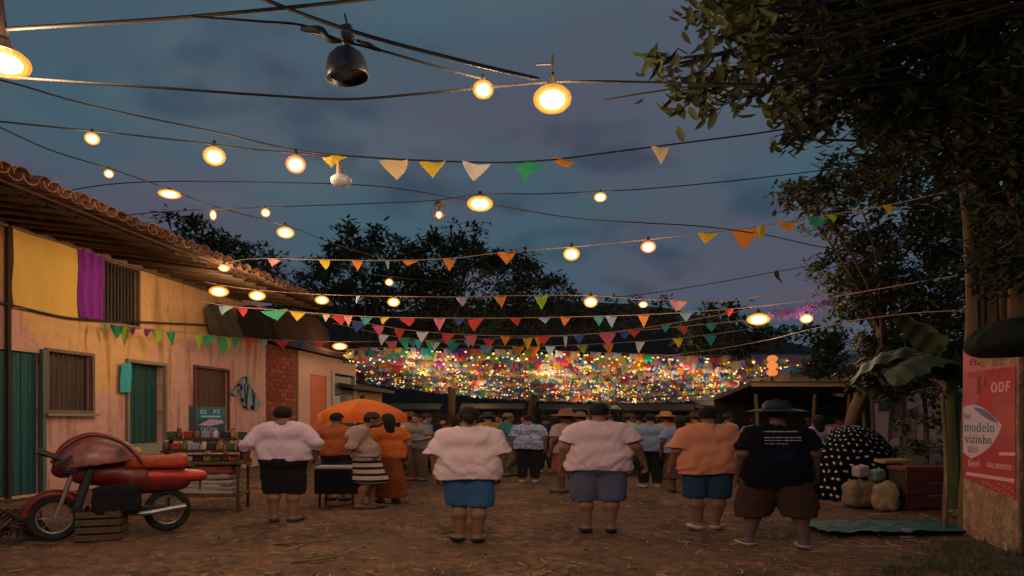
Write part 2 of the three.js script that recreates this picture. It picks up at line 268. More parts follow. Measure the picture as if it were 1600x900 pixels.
  gg.translate(gr[0], gr[1], 0.05); at(single('hanging_garment', gg, cloth(1, 1, 1, { map: gt }), 'blue and white garment hung on the pink wall by the brown door', 'garment'));
}
// cable clipped along the facade
single('wall_cable', tube([wallAt(-40, 466, 0.1), wallAt(10, 475, 0.1), wallAt(110, 497, 0.1), wallAt(220, 503, 0.14), wallAt(330, 508, 0.12)], 0.022), M.wire, 'dark cable slung along the plaster wall below the violet curtain', 'cable');

// ---------------------------------------------------------------- second house: brick front, pink wall, shop door
{
  const U0 = 9.95, U1 = onWall(556, 600)[0], HT = 4.25, brickEnd = onWall(466, 600)[0];
  const h = thing('brick_house', 'low house with red brick front and pink plaster beside a blue shop door', 'house', WA, WT);
  const shop = rectOn(517, 582, 553, 700), red = rectOn(484, 586, 511, 690); shop[1] = red[1] = 0.02;
  part('wall', wallShape(brickEnd + 0.02, U1, -0.1, HT, [shop, red], 0.3), std(0.6, 0.36, 0.32, 0.95, { bumpMap: plasterBump, bumpScale: 0.03 }), h);
  part('mortar_wall', box(brickEnd - U0, HT + 0.1, 0.26, (U0 + brickEnd) / 2, HT / 2 - 0.05, -0.15), std(0.17, 0.06, 0.045), h);
  const bm = [[0.28, 0.055, 0.03], [0.34, 0.075, 0.04], [0.22, 0.045, 0.03]].map(c => std(...c, 0.9));
  const bg = new RoundedBoxGeometry(0.44, 0.145, 0.05, 1, 0.012); let n = 0;
  for (let r = 0; r < 25; r++) for (let u = U0 + (r % 2) * 0.24 + 0.24; u < brickEnd - 0.2; u += 0.48) if (n++ < 290) part('brick', bg, pick(bm), h, [u, 0.12 + r * 0.168, -0.012 + rr(-0.008, 0.008)]);
  part('roof', box(U1 - U0 + 0.4, 0.14, 4.4, (U0 + U1) / 2, HT + 0.42, -1.4, 0.2), std(0.06, 0.042, 0.036), h);
  for (let u = U0; u < U1; u += 0.34) part('eave_tile', new THREE.CylinderGeometry(0.12, 0.13, 0.5, 7, 1, true, 0, Math.PI), std(0.16, 0.075, 0.045, 0.9, { side: THREE.DoubleSide }), h, [u, HT + 0.06, 0.62], [Math.PI / 2 + 0.2, 0, Math.PI / 2]);
  part('red_door', box(red[2] - red[0], red[3], 0.06, (red[0] + red[2]) / 2, red[3] / 2, -0.08), std(0.5, 0.09, 0.04, 0.6), h);
  const s = new THREE.Group(); s.name = 'shop_door'; h.add(s);
  part('frame', [box(0.16, shop[3], 0.14, shop[0] + 0.08, shop[3] / 2, 0.04), box(0.1, shop[3], 0.1, shop[2] - 0.05, shop[3] / 2, 0.04), box(shop[2] - shop[0] - 0.28, 0.1, 0.1, (shop[0] + shop[2]) / 2, shop[3] - 0.05, 0.04)], std(0.42, 0.38, 0.4), s);
  const q = (shop[3] - 0.2) / 4;
  [[0.05, 0.06, 0.09], [0.26, 0.3, 0.42], [0.02, 0.16, 0.3], [0.02, 0.13, 0.22]].forEach((c, i) => part('panel', box(shop[2] - shop[0] - 0.3, q - 0.06, 0.04, (shop[0] + shop[2]) / 2, shop[3] - 0.16 - q * (i + 0.5), -0.02), std(...c, 0.5), s));
  part('back_wall', box(U1 - U0, HT, 0.2, (U0 + U1) / 2, HT / 2, -2.2), std(0.2, 0.12, 0.1), h);
}
// row houses farther along the left side
for (const [u0, u1, ht, c, lb] of [[16.2, 21.5, 3.0, [0.3, 0.16, 0.05], 'ochre row house behind the orange parasol']]) {
  const h = thing('row_house', lb, 'house', WA, WT);
  const w = [u0 + 1.2, 1.1, u0 + 2.4, 2.3], d = [u0 + 3.4, 0.02, u0 + 4.6, 2.5];
  part('wall', wallShape(u0, u1, -0.1, ht, [w, d], 0.3), std(...c, 0.95, { bumpMap: plasterBump, bumpScale: 0.03 }), h);
  part('window', box(1.2, 1.2, 0.05, u0 + 1.8, 1.7, -0.15), std(0.03, 0.03, 0.035, 0.3), h);
  part('door', box(1.2, 2.48, 0.05, u0 + 4, 1.26, -0.15), std(0.05, 0.1, 0.12, 0.6), h);
  part('roof', box(u1 - u0 + 0.3, 0.14, 4, (u0 + u1) / 2, ht + 0.4, -1.3, 0.2), std(0.07, 0.04, 0.03), h);
}

// ---------------------------------------------------------------- festoon strings: cords with bulbs and paper pennants
const sphereHi = new THREE.SphereGeometry(1, 24, 16), sphereLo = new THREE.SphereGeometry(1, 14, 10);
const socketGeo = lathe([[0, 0.9], [0.22, 0.9], [0.3, 0.5], [0.42, 0.4], [0.46, -0.15], [0.36, -0.3], [0, -0.3]], 12);
const globeGeo = lathe([[0, -1], [0.35, -0.94], [0.7, -0.72], [0.93, -0.36], [1, 0], [0.94, 0.36], [0.72, 0.7], [0.4, 0.92], [0.3, 1.0], [0, 1.0]], 22);
function bulb(parent, p, rx, ry, cd, red) {     // p: centre, in the parent's own coordinates
  const g = part('bulb', globeGeo, red ? M.glassRed : M.glass, parent, p, null, [rx, ry, rx * 0.9]);
  part('glow_shell', sphereLo, M.glow, g, [0, -0.04, 0], null, [0.86, 0.84, 0.86]);  // added shell, blends the bright core into the amber rim glow
  part('filament_core', sphereLo, M.glassCore, g, [0, -0.05, 0], null, [0.68, 0.66, 0.68]);
  part('socket', socketGeo, M.socket, g, [0, 1.14, 0], null, [0.5, 0.7, 0.5]);
  const l = new THREE.PointLight(red ? rgb(1, 0.5, 0.34) : rgb(1, 0.64, 0.34), cd * BULB, 0, 2); l.position.copy(p); l.castShadow = true; l.shadow.radius = Math.max(1, rx / 0.02); l.name = 'bulb_light'; parent.add(l);
  return g;
}
const pennantGeos = [];
for (let v = 0; v < 4; v++) {   // curled paper triangles hung from the cord, 1 x 1
  const pos = [], idx = [], n = 5, m = 6, cv = [0.16, -0.2, 0.1, -0.08][v], tw = [0.15, -0.2, 0.28, -0.1][v];
  for (let j = 0; j <= m; j++) for (let i = 0; i <= n; i++) { const t = j / m, w = (1 - t) * (1 + 0.12 * Math.sin(t * 3.1)), s = (i / n - 0.5) * w; const z = cv * Math.sin(t * 2.4) + 0.1 * Math.cos(s * 7 + v) * (1 - t); const a = tw * t; pos.push(s * Math.cos(a) + 0.12 * t * [-1, 1, 0.4, -0.6][v], -t - 0.04 * Math.sin((i / n) * Math.PI) * (1 - t), z + s * Math.sin(a)); }
  for (let j = 0; j < m; j++) for (let i = 0; i < n; i++) { const a = j * (n + 1) + i, b = a + n + 1; idx.push(a, b, a + 1); if (j < m - 1 || true) idx.push(a + 1, b, b + 1); }
  const g = new THREE.BufferGeometry(); g.setAttribute('position', new THREE.Float32BufferAttribute(pos, 3)); g.setIndex(idx); g.computeVertexNormals(); pennantGeos.push(g);
}
function festoon(name, label, category, pts, opt = {}) {
  const w = pts.map(([x, y, d]) => P(x, y, d)), o = thing(name, label, category, w[0], 0, opt.group);
  const loc = w.map(p => p.clone().sub(w[0])), curve = new THREE.CatmullRomCurve3(loc, false, 'centripetal');
  part('cord', new THREE.TubeGeometry(curve, 90, opt.r ?? 0.008, 5), opt.mat ?? M.wire, o);
  const samples = curve.getSpacedPoints(500).map(p => { const q = p.clone().add(w[0]); return [p, 800 + q.x / -q.z * F, -q.z, q]; });
  const near = (px) => samples.reduce((a, b) => Math.abs(b[1] - px) < Math.abs(a[1] - px) ? b : a);
  for (const [px, py, ww, hh, cd, red] of opt.bulbs ?? []) {
    const s = near(px), D = s[2], rx = ww / 2 / F * D, ry = hh / 2 / F * D, c = P(px, py, D).sub(w[0]);
    if (c.y > s[0].y - ry * 1.1) c.y = s[0].y - ry * 1.3;
    bulb(o, c, rx, ry, cd ?? 1.2 * (D / 10), red);
    const top = c.y + ry * 2.05; if (s[0].y - top > 0.02) part('drop_wire', rod([c.x, top, c.z], [c.x, s[0].y, c.z], 0.006), M.wire, o);
  }
  if (opt.tinsel) { const l = []; for (let i = 0; i < 520; i++) { const p = curve.getPointAt(rnd()), a = rr(0, 6.3), r = rr(0.05, 0.17); l.push(rod([p.x, p.y, p.z], [p.x + rr(-0.1, 0.1), p.y + Math.cos(a) * r - 0.04, p.z + Math.sin(a) * r], 0.005, 0.003, 4)); } part('tinsel_strands', l, opt.tinsel, o).userData.kind = 'stuff'; }
  let k = 0;
  for (const [px, col, ww, hh] of opt.flags ?? []) { const s = near(px), D = s[2]; part('pennant', pennantGeos[k++ % 4], flagMat[col], o, [s[0].x, s[0].y - 0.008, s[0].z], [rr(-0.15, 0.15), rr(-0.3, 0.3), rr(-0.12, 0.12)], [ww / F * D, hh / F * D, 0.3]); }
  return o;
}
// high service wires close overhead
festoon('overhead_wire', 'thick black overhead wire rising from the upper left lamp, highest of all', 'wire', [[-120, 56, 4.2], [20, 45, 4.2], [250, 30, 4.3], [450, 12, 4.3], [610, -6, 4.4], [760, -30, 4.4], [1050, -95, 4.8], [1400, -190, 5.6]], { r: 0.013 });
festoon('overhead_wire', 'black overhead wire running down to the big hanging bulb', 'wire', [[-120, -250, 4.2], [140, -125, 4.2], [300, -50, 4.3], [440, 10, 4.3], [560, 52, 4.3], [720, 95, 4.4], [842, 124, 4.4]], { r: 0.014 });
festoon('string_light', 'wire with one round bulb, tied to the unlit shaded lamp', 'string light', [[300, 26, 4.25], [400, 33, 4.3], [475, 40, 4.4], [530, 62, 4.4], [600, 80, 4.4], [690, 106, 4.5], [757, 124, 4.6]], { r: 0.009, bulbs: [[755, 140, 33, 27, 2.2]] });
festoon('string_light', 'long wire with the largest hanging bulb, running into the leafy branches', 'string light', [[-60, 114, 4.2], [30, 122, 4.3], [250, 137, 4.4], [420, 149, 4.5], [540, 155, 4.6], [650, 147, 4.6], [757, 137, 4.6], [862, 128, 4.5], [1000, 128, 4.8], [1130, 131, 5], [1280, 128, 5.6], [1460, 95, 6.4]], { r: 0.009, bulbs: [[863, 155, 60, 40, 8]] });
festoon('overhead_wire', 'thin wire passing through the topmost leafy branch', 'wire', [[945, 156, 5.2], [1010, 145, 5.3], [1100, 134, 5.4], [1230, 138, 5.6], [1400, 130, 6.2], [1500, 110, 7]], { r: 0.007 });
// first bunting, above the street
festoon('bunting_string', 'bunting cord with a few large pennants, cream, yellow, white and green', 'bunting', [[-60, 112, 7], [20, 130, 7], [130, 162, 7.2], [330, 205, 7.4], [470, 236, 7.6], [590, 247, 7.7], [690, 252, 7.8], [790, 254, 7.8], [870, 249, 7.8], [940, 240, 7.9], [1040, 227, 8], [1200, 206, 8.2], [1310, 186, 8.6], [1480, 150, 9]], { r: 0.011, flags: [[523, 'yellow', 42, 22], [612, 'cream', 50, 30], [676, 'yellow', 44, 28], [744, 'white', 46, 28], [827, 'green', 46, 32], [880, 'orange', 40, 9], [1032, 'cream', 30, 30]] });
festoon('string_light', 'string of three round bulbs meeting the first bunting', 'string light', [[-60, 184, 7], [0, 190, 7], [145, 205, 7.2], [250, 216, 7.3], [335, 226, 7.4], [400, 234, 7.5], [470, 240, 7.6], [530, 246, 7.7]], { r: 0.010, bulbs: [[144, 213, 22, 18, 1.2], [335, 234, 34, 28, 2.2], [462, 251, 31, 27, 2.2, 1]] });
festoon('string_light', 'string of four small bulbs slanting down beside the tiled roof', 'string light', [[-60, 172, 8], [0, 199, 8.2], [75, 233, 8.6], [170, 263, 9], [265, 296, 9.6], [333, 322, 10.4], [445, 352, 12], [520, 380, 14], [620, 410, 17]], { r: 0.010, bulbs: [[170, 269, 14, 13, 0.8], [265, 301, 34, 11, 3], [333, 336, 10, 16, 0.6], [446, 358, 27, 17, 4.4]] });
festoon('overhead_wire', 'slack dark wire crossing the sky below the first bunting', 'wire', [[30, 320, 16], [140, 292, 12], [240, 284, 11], [420, 285, 11], [600, 292, 11], [740, 315, 11], [900, 341, 11], [1000, 348, 11], [1100, 354, 11.4], [1200, 368, 12], [1290, 387, 12.5], [1420, 400, 13]], { r: 0.010 });
festoon('string_light', 'string with three bulbs and a wire lantern below the white pennant', 'string light', [[100, 352, 15], [230, 333, 11], [333, 327, 10.5], [415, 324, 10.4], [550, 319, 10.3], [680, 313, 10.3], [750, 304, 10.2], [850, 303, 10.2], [940, 299, 10.2], [1010, 295, 10.3], [1150, 282, 10.6], [1300, 264, 11], [1400, 250, 11.4]], { r: 0.009, bulbs: [[415, 330, 14, 13, 0.9], [750, 301, 41, 22, 3.4], [938, 306, 20, 14, 1.2]] });
// second bunting
festoon('bunting_string', 'bunting cord of orange, yellow and green pennants with two bulbs rising into the right tree', 'bunting', [[345, 413, 13.4], [385, 405, 13.3], [505, 406, 13.2], [600, 407, 13.2], [700, 404, 13.1], [790, 394, 13], [893, 386, 12.9], [1015, 374, 12.6], [1105, 364, 12.2], [1180, 355, 11.8], [1228, 347, 11.5], [1280, 338, 11.2], [1380, 322, 10.4], [1495, 296, 9.6]], { r: 0.010, mat: M.cord, bulbs: [[350, 412, 18, 11, 1], [893, 397, 26, 20, 2.2], [1013, 382, 24, 18, 2.2, 1]], flags: [[430, 'rose', 20, 14], [507, 'yellow', 18, 14], [558, 'orange', 18, 17], [605, 'sky', 7, 14], [640, 'orange', 26, 9], [702, 'orange', 20, 19], [790, 'orange', 30, 20], [1105, 'yellow', 30, 16], [1165, 'orange', 44, 34], [1190, 'yellow', 16, 24], [1228, 'orange', 30, 17], [1277, 'green', 34, 18], [1300, 'lime', 18, 14], [1390, 'yellow', 24, 14], [1465, 'yellow', 18, 8]] });
festoon('string_light', 'string of warm bulbs with scattered pennants from the far eave', 'string light', [[320, 440, 15.2], [342, 445, 15.2], [402, 453, 15.4], [503, 460, 15.6], [615, 463, 15.7], [720, 464, 15.7], [800, 462, 15.6], [925, 462, 15.5], [1005, 468, 15.4], [1060, 469, 15.2], [1140, 470, 14.6], [1190, 462, 14], [1310, 448, 13], [1420, 430, 12]], { r: 0.010, mat: M.cord, bulbs: [[342, 453, 30, 16, 5], [402, 462, 26, 15, 4.4], [503, 469, 22, 13, 3.4], [615, 470, 20, 14, 1.8], [923, 472, 22, 17, 2], [1005, 476, 14, 10, 1.2]], flags: [[560, 'white', 6, 14], [720, 'lavender', 18, 14], [782, 'orange', 20, 19], [845, 'lime', 22, 22], [1060, 'rose', 30, 18]] });
festoon('string_light', 'short wire with a single small bulb before the dark trees', 'string light', [[520, 418, 17], [608, 432, 17], [700, 440, 17.4], [860, 440, 18]], { r: 0.007, bulbs: [[608, 441, 13, 11, 0.8]] });
festoon('bunting_string', 'bunting cord of many small bright pennants with a big green one near the house', 'bunting', [[300, 468, 16.5], [355, 478, 16.6], [430, 484, 16.8], [500, 490, 17], [580, 495, 17.2], [700, 497, 17.2], [800, 497, 17.1], [900, 495, 16.9], [1000, 492, 16.4], [1100, 486, 15.4], [1190, 478, 14.4], [1310, 462, 12.6], [1440, 440, 11], [1590, 416, 9.5]], { r: 0.011, mat: M.cord, bulbs: [[1185, 499, 36, 18, 4.5], [1260, 498, 20, 14, 2.4]], flags: [[352, 'sky', 22, 16], [378, 'red', 17, 14], [428, 'green', 40, 17], [466, 'yellow', 24, 14], [510, 'cream', 12, 12], [530, 'red', 24, 16], [545, 'rose', 14, 17], [572, 'teal', 20, 14], [600, 'yellow', 16, 12], [636, 'red', 26, 13], [688, 'pink', 20, 20], [718, 'blue', 18, 12], [742, 'red', 26, 22], [806, 'red', 18, 12], [850, 'sky', 18, 10], [884, 'orange', 16, 14], [936, 'teal', 18, 16], [955, 'sky', 18, 18], [1006, 'orange', 17, 20], [1072, 'sky', 20, 14], [1140, 'red', 14, 12]] });
festoon('tinsel_garland', 'violet tinsel garland swagged beside the two bright bulbs', 'garland', [[1200, 489, 14.2], [1235, 487, 13.8], [1270, 478, 13.2], [1310, 468, 12.8]], { r: 0.012, mat: M.cord, tinsel: std(0.24, 0.08, 0.42, 0.35), flags: [[1312, 'yellow', 10, 16]] });
// facade bunting
{
  const w = [[155, 504, 0.35], [220, 512, 0.5], [290, 520, 0.6], [360, 527, 0.7], [420, 531, 0.8], [530, 534, 1.3]].map(([x, y, q]) => { const p = wallAt(x, y, q); return [x, y, -p.z]; });
  festoon('bunting_string', 'bunting cord of green, violet and yellow pennants along the pink facade', 'bunting', [...w, [700, 531, 21], [860, 526, 20], [1000, 516, 19], [1120, 505, 18], [1190, 498, 17]], { r: 0.012, mat: M.cord, bulbs: [[531, 536, 24, 11, 2.6]], flags: [[165, 'lime', 8, 28], [180, 'green', 20, 22], [197, 'lime', 16, 34], [207, 'purple', 14, 14], [233, 'purple', 16, 14], [244, 'lime', 16, 22], [268, 'green', 16, 24], [313, 'lime', 12, 26], [327, 'green', 22, 18], [346, 'green', 14, 34], [358, 'lime', 10, 24], [368, 'green', 12, 18], [392, 'red', 16, 14], [410, 'sky', 14, 12], [440, 'red', 22, 12], [470, 'blue', 18, 9], [500, 'red', 18, 10], [612, 'pink', 18, 18], [645, 'teal', 12, 12], [672, 'green', 16, 18], [706, 'teal', 14, 12], [730, 'sky', 14, 12], [764, 'red', 20, 14], [823, 'yellow', 16, 20], [842, 'orange', 15, 15], [884, 'white', 7, 18], [950, 'pink', 26, 20], [976, 'blue', 18, 12], [1068, 'red', 14, 14], [1112, 'teal', 18, 12]] });
}
for (const [lb, pts, flags] of [
  ['bunting cord of red and pink pennants hung just before the dense canopy', [[470, 488, 20], [560, 503, 20], [650, 517, 20], [760, 524, 20], [880, 524, 19.5], [980, 516, 19], [1080, 500, 18], [1180, 482, 17]], [[560, 'blue'], [590, 'pink'], [625, 'red'], [660, 'white'], [700, 'red'], [735, 'pink'], [790, 'orange'], [850, 'red'], [905, 'blue'], [945, 'pink'], [990, 'red'], [1040, 'teal']]],
  ['bunting cord of green and white pennants hung just before the dense canopy', [[520, 505, 21.5], [620, 526, 21.5], [720, 537, 21.5], [820, 541, 21.3], [920, 538, 21], [1030, 531, 20.5], [1130, 520, 20], [1220, 505, 19]], [[600, 'white'], [630, 'green'], [655, 'teal'], [680, 'white'], [708, 'green'], [760, 'sky'], [810, 'orange'], [835, 'orange'], [860, 'sky'], [910, 'lime'], [950, 'orange'], [1000, 'white'], [1060, 'yellow'], [1110, 'teal']]],
]) festoon('bunting_string', lb, 'bunting', pts, { r: 0.012, mat: M.cord, flags: flags.map(([x, c]) => [x, c, rr(15, 22), rr(12, 19)]) });
festoon('overhead_wire', 'wire sloping up into the right tree above the purple tinsel', 'wire', [[900, 465, 18], [985, 462, 17.5], [1100, 445, 16.5], [1200, 427, 15.5], [1290, 411, 14.5], [1370, 395, 14]], { r: 0.011 });
festoon('overhead_wire', 'reddish cable stretched from the tree trunks towards the canopy', 'cable', [[1040, 556, 22], [1110, 547, 19], [1200, 531, 15], [1270, 514, 12.5], [1340, 500, 11], [1430, 489, 10], [1530, 484, 9.3]], { r: 0.010, mat: M.cord });

// bird on the wire: small dark kite-like rag hanging by the right tree
single('dangling_rag', new THREE.ExtrudeGeometry(new THREE.Shape([[0, 0.1], [0.06, 0.02], [0.05, -0.06], [0.14, -0.2], [0.02, -0.1], [-0.05, -0.02], [-0.03, 0.08]].map(p => new THREE.Vector2(...p))), { depth: 0.02, bevelSize: 0.008, bevelThickness: 0.008 }), M.black, 'small black bird perched on the wire near the right tree', 'bird', P(1213, 429, 15.35)).name = 'perched_bird';

// unlit shaded lamp overhead
{
  const D = 4.4, p = P(540, 90, D), o = thing('shaded_lamp', 'unlit black lamp with cage shade hanging from the overhead wires', 'lamp', p);
  o.rotation.z = 0.12;
  part('shade', lathe([[0.03, 0.05], [0.07, 0.045], [0.11, 0.01], [0.125, -0.02], [0.135, -0.08], [0.14, -0.125], [0.12, -0.13], [0.115, -0.05], [0.05, 0.02]], 20), std(0.012, 0.014, 0.018, 0.4), o, null, null, [1.05, 1.1, 0.9]);
  part('lens', lathe([[0, -0.12], [0.1, -0.115], [0.115, -0.1], [0.1, -0.09], [0, -0.09]], 18), std(0.06, 0.07, 0.09, 0.15), o);
  part('neck', rod([0.02, 0.03, 0], [0.03, 0.12, 0], 0.022), M.black, o);
  part('junction_box', rbox(0.085, 0.12, 0.08, 0.032, 0.155, 0, 0.02), M.black, o);
  part('arm', taper([V(0.01, 0.12, 0), V(-0.09, 0.13, 0), V(-0.14, 0.2, 0), V(-0.28, 0.235, 0)], [0.014, 0.016, 0.03, 0.016]), M.black, o);
  part('stay', taper([V(0.09, 0.11, 0), V(0.19, 0.05, 0), V(0.24, 0.02, 0)], [0.008, 0.02, 0.012]), M.black, o);
  part('hook', rod([0.04, 0.2, 0], [0.03, 0.3, 0], 0.008), M.black, o);
}
// big pendant lamp at the upper left, with its dark stem
{
  const D = 4.2, p = P(8, 98, D), o = thing('pendant_lamp', 'large amber pendant bulb on a dark stem above the tiled roof', 'lamp', p);
  bulb(o, V(0, 0, 0), 0.15, 0.085, 14);
  part('stem', [rod([-0.02, 0.12, 0], [-0.045, 0.5, 0], 0.045, 0.02, 10), rod([-0.015, 0.08, 0], [-0.02, 0.14, 0], 0.06, 0.05, 12)], std(0.03, 0.02, 0.018, 0.6), o);
  const q = P(863, 130, 4.5), s = thing('lamp_stem', 'dark crossed stem holding the largest bulb on its wire', 'bracket', q);
  part('stem', [rod([0, -0.03, 0], [0.002, 0.2, 0], 0.016, 0.007), rod([0, -0.05, 0], [0, 0.05, 0], 0.03, 0.024, 10)], M.socket, s);
  part('cross_arm', rod([-0.11, 0.13, 0], [0.01, 0.135, 0], 0.006), M.socket, s);
}
// unlit pale globe under the yellow pennant; wire lantern
{
  const o = thing('globe_lamp', 'unlit milky globe bulb hanging under the first yellow pennant', 'lamp', P(533, 282, 7.7));
  part('globe', globeGeo, std(0.55, 0.6, 0.62, 0.25), o, null, null, [0.13, 0.075, 0.11]);
  part('socket', rod([-0.01, 0.07, 0], [-0.03, 0.27, 0], 0.05, 0.02, 10), std(0.25, 0.22, 0.2), o);
  const l = thing('wire_lantern', 'small dark lantern with a dim amber lamp hanging in mid sky', 'lantern', P(686, 331, 10.3));
  part('cap', lathe([[0, 0.17], [0.05, 0.16], [0.1, 0.1], [0, 0.1]], 12), M.socket, l);
  for (let k = 0; k < 6; k++) part('rib', tube([[0.07 * Math.cos(k), 0.12, 0.07 * Math.sin(k)], [0.12 * Math.cos(k), 0, 0.12 * Math.sin(k)], [0.06 * Math.cos(k), -0.14, 0.06 * Math.sin(k)]], 0.008, 10, 4), M.socket, l);
  bulb(l, V(0, -0.05, 0), 0.07, 0.06, 0.4, 1);
}

// ---------------------------------------------------------------- the dense canopy of lights and paper over the far street
{
  const miniBulbs = [[1, 0.56, 0.1], [1, 0.72, 0.34], [1, 0.42, 0.06], [0.8, 0.8, 0.7], [0.2, 0.6, 0.55], [1, 0.28, 0.12], [0.55, 0.7, 1], [0.75, 0.85, 0.15]].map(c => new THREE.MeshStandardMaterial({ color: 0x000000, emissive: rgb(...c), emissiveIntensity: 1.5 }));
  const paper = new THREE.MeshPhysicalMaterial({ color: 0xffffff, vertexColors: true, roughness: 0.95, transmission: 0.45, thickness: 0, side: THREE.DoubleSide });
  const ico = new THREE.IcosahedronGeometry(1, 0), tri = pennantGeos.map(g => g);
  const flagShape = (v) => { const g = new THREE.BufferGeometry(), c = [0.12, -0.1][v]; g.setAttribute('position', new THREE.Float32BufferAttribute([-0.5, 0, 0, -0.5, -0.75, c, 0.5, -0.7, c * 0.6, -0.5, 0, 0, 0.5, -0.7, c * 0.6, 0.5, 0, 0, -0.5, -0.75, c, -0.3, -1.05, c * 1.6, 0, -0.74, c, 0, -0.74, c, 0.35, -1.0, c * 1.3, 0.5, -0.7, c * 0.6], 3)); g.computeVertexNormals(); return g; };
  const shapes = [flagShape(0), flagShape(1)], cols = Object.values(flagCols);
  const N = 46, canopyCols = [['gold', 0], ['ivory', 1], ['amber', 2], ['white', 3], ['turquoise', 4], ['red', 5], ['blue', 6], ['lime', 7]];
  for (let k = 0; k < N; k++) {
    const t = k / (N - 1), D = 22 + 36 * Math.pow(t, 1.15) + rr(-0.3, 0.3);
    const yl = 545 + 46 * t + rr(-6, 6), yr = 556 + 38 * t + rr(-7, 7), ym = 553 + 74 * Math.pow(t, 0.85) + rr(-4, 4);
    const xl = 540 + 8 * t + rr(-12, 22) + (t > 0.5 ? 20 * t : 0), xr = 1095 + 185 * Math.pow(t, 0.5) + rr(-30, 45) + 30 * t;
    const kind = k % 8, main = k % 3 === 0 ? 0 : k % 3 === 1 ? 1 : 2;
    const a = P(xl, yl, D), b = P(xr, yr, D + rr(-2, 2)), o = thing('light_garland', `garland of tiny ${canopyCols[main][0]} ${main === kind ? '' : 'and ' + canopyCols[kind][0] + ' '}lamps with paper tassels in the far canopy`, 'garland', a, 0, 'garlands of the dense canopy over the far street');
    const mid = P((xl + xr) / 2 + rr(-40, 40), ym, D);
    const pts = []; for (let i = 0; i <= 20; i++) { const s = i / 20, q = a.clone().lerp(b, s); const base = (a.y + b.y) / 2; q.y += (mid.y - base) * 4 * s * (1 - s); q.z += 0.5 * Math.sin(s * 3 + k); pts.push(q.sub(a)); }
    const curve = new THREE.CatmullRomCurve3(pts), L = curve.getLength();
    part('cord', new THREE.TubeGeometry(curve, 40, 0.012, 4), M.cord, o);
    const bl = {}, fl = [], n = Math.floor(L / (0.17 + 0.06 * t));
    for (let i = 1; i < n; i++) {
      const q = curve.getPointAt(clamp((i + rr(-0.3, 0.3)) / n));
      if (rnd() < 0.4) { const m = rnd() < 0.62 ? main : rnd() < 0.4 ? kind : Math.floor(rnd() * 8); const r = rr(0.03, 0.05) * (0.9 + 0.5 * t); (bl[m] ??= []).push(ico.clone().scale(r * 1.45, r, r).translate(q.x, q.y - 0.09 - rnd() * 0.08, q.z)); }
      else {
        const g = shapes[i & 1].clone(), c = pick(cols), s = rr(0.17, 0.3) * (1 + 0.3 * t);
        g.scale(s * 1.2, s, s * 1.5).rotateY(rr(-0.6, 0.6)).rotateZ(rr(-0.25, 0.25)).translate(q.x, q.y, q.z);
        const ca = new Float32Array(g.attributes.position.count * 3); for (let j = 0; j < ca.length; j++) ca[j] = c[j % 3]; g.setAttribute('color', new THREE.BufferAttribute(ca, 3)); fl.push(g);
      }
    }
    for (const m of Object.keys(bl)) part('light_bulbs', bl[m], miniBulbs[m], o).userData.kind = 'stuff';
    if (fl.length) part('paper_tassels', fl, paper, o).userData.kind = 'stuff';
    if (k % 2 === 0) for (const s of [0.22, 0.5, 0.78]) { const q = curve.getPointAt(clamp(s + rr(-0.08, 0.08))), l = new THREE.PointLight(rgb(1, 0.66, 0.32), 2.2, 0, 2); l.position.set(q.x, q.y - 0.5, q.z); l.castShadow = true; l.shadow.radius = 4; l.name = 'garland_light'; o.add(l); }
  }
  const pl = thing('lantern_column', 'tall orange paper lantern column at the right end of the canopy', 'lantern', P(1206, 606, 26));
  part('pole', rod([0, -3, 0], [0, 1.4, 0], 0.05), M.darkwood, pl);
  const lm = new THREE.MeshPhysicalMaterial({ color: rgb(1, 0.55, 0.2), roughness: 1, transmission: 0.5, thickness: 0, emissive: rgb(1, 0.4, 0.1), emissiveIntensity: 0.8 });
  for (let k = 0; k < 3; k++) part('lantern_shade', sphereLo, lm, pl, [0.02, 0.62 + k * 0.28, 0], null, [0.22, 0.15, 0.2]);
  const ll = new THREE.PointLight(rgb(1, 0.5, 0.2), 2, 0, 2); ll.position.set(0.02, 0.9, 0); ll.castShadow = true; pl.add(ll);
}

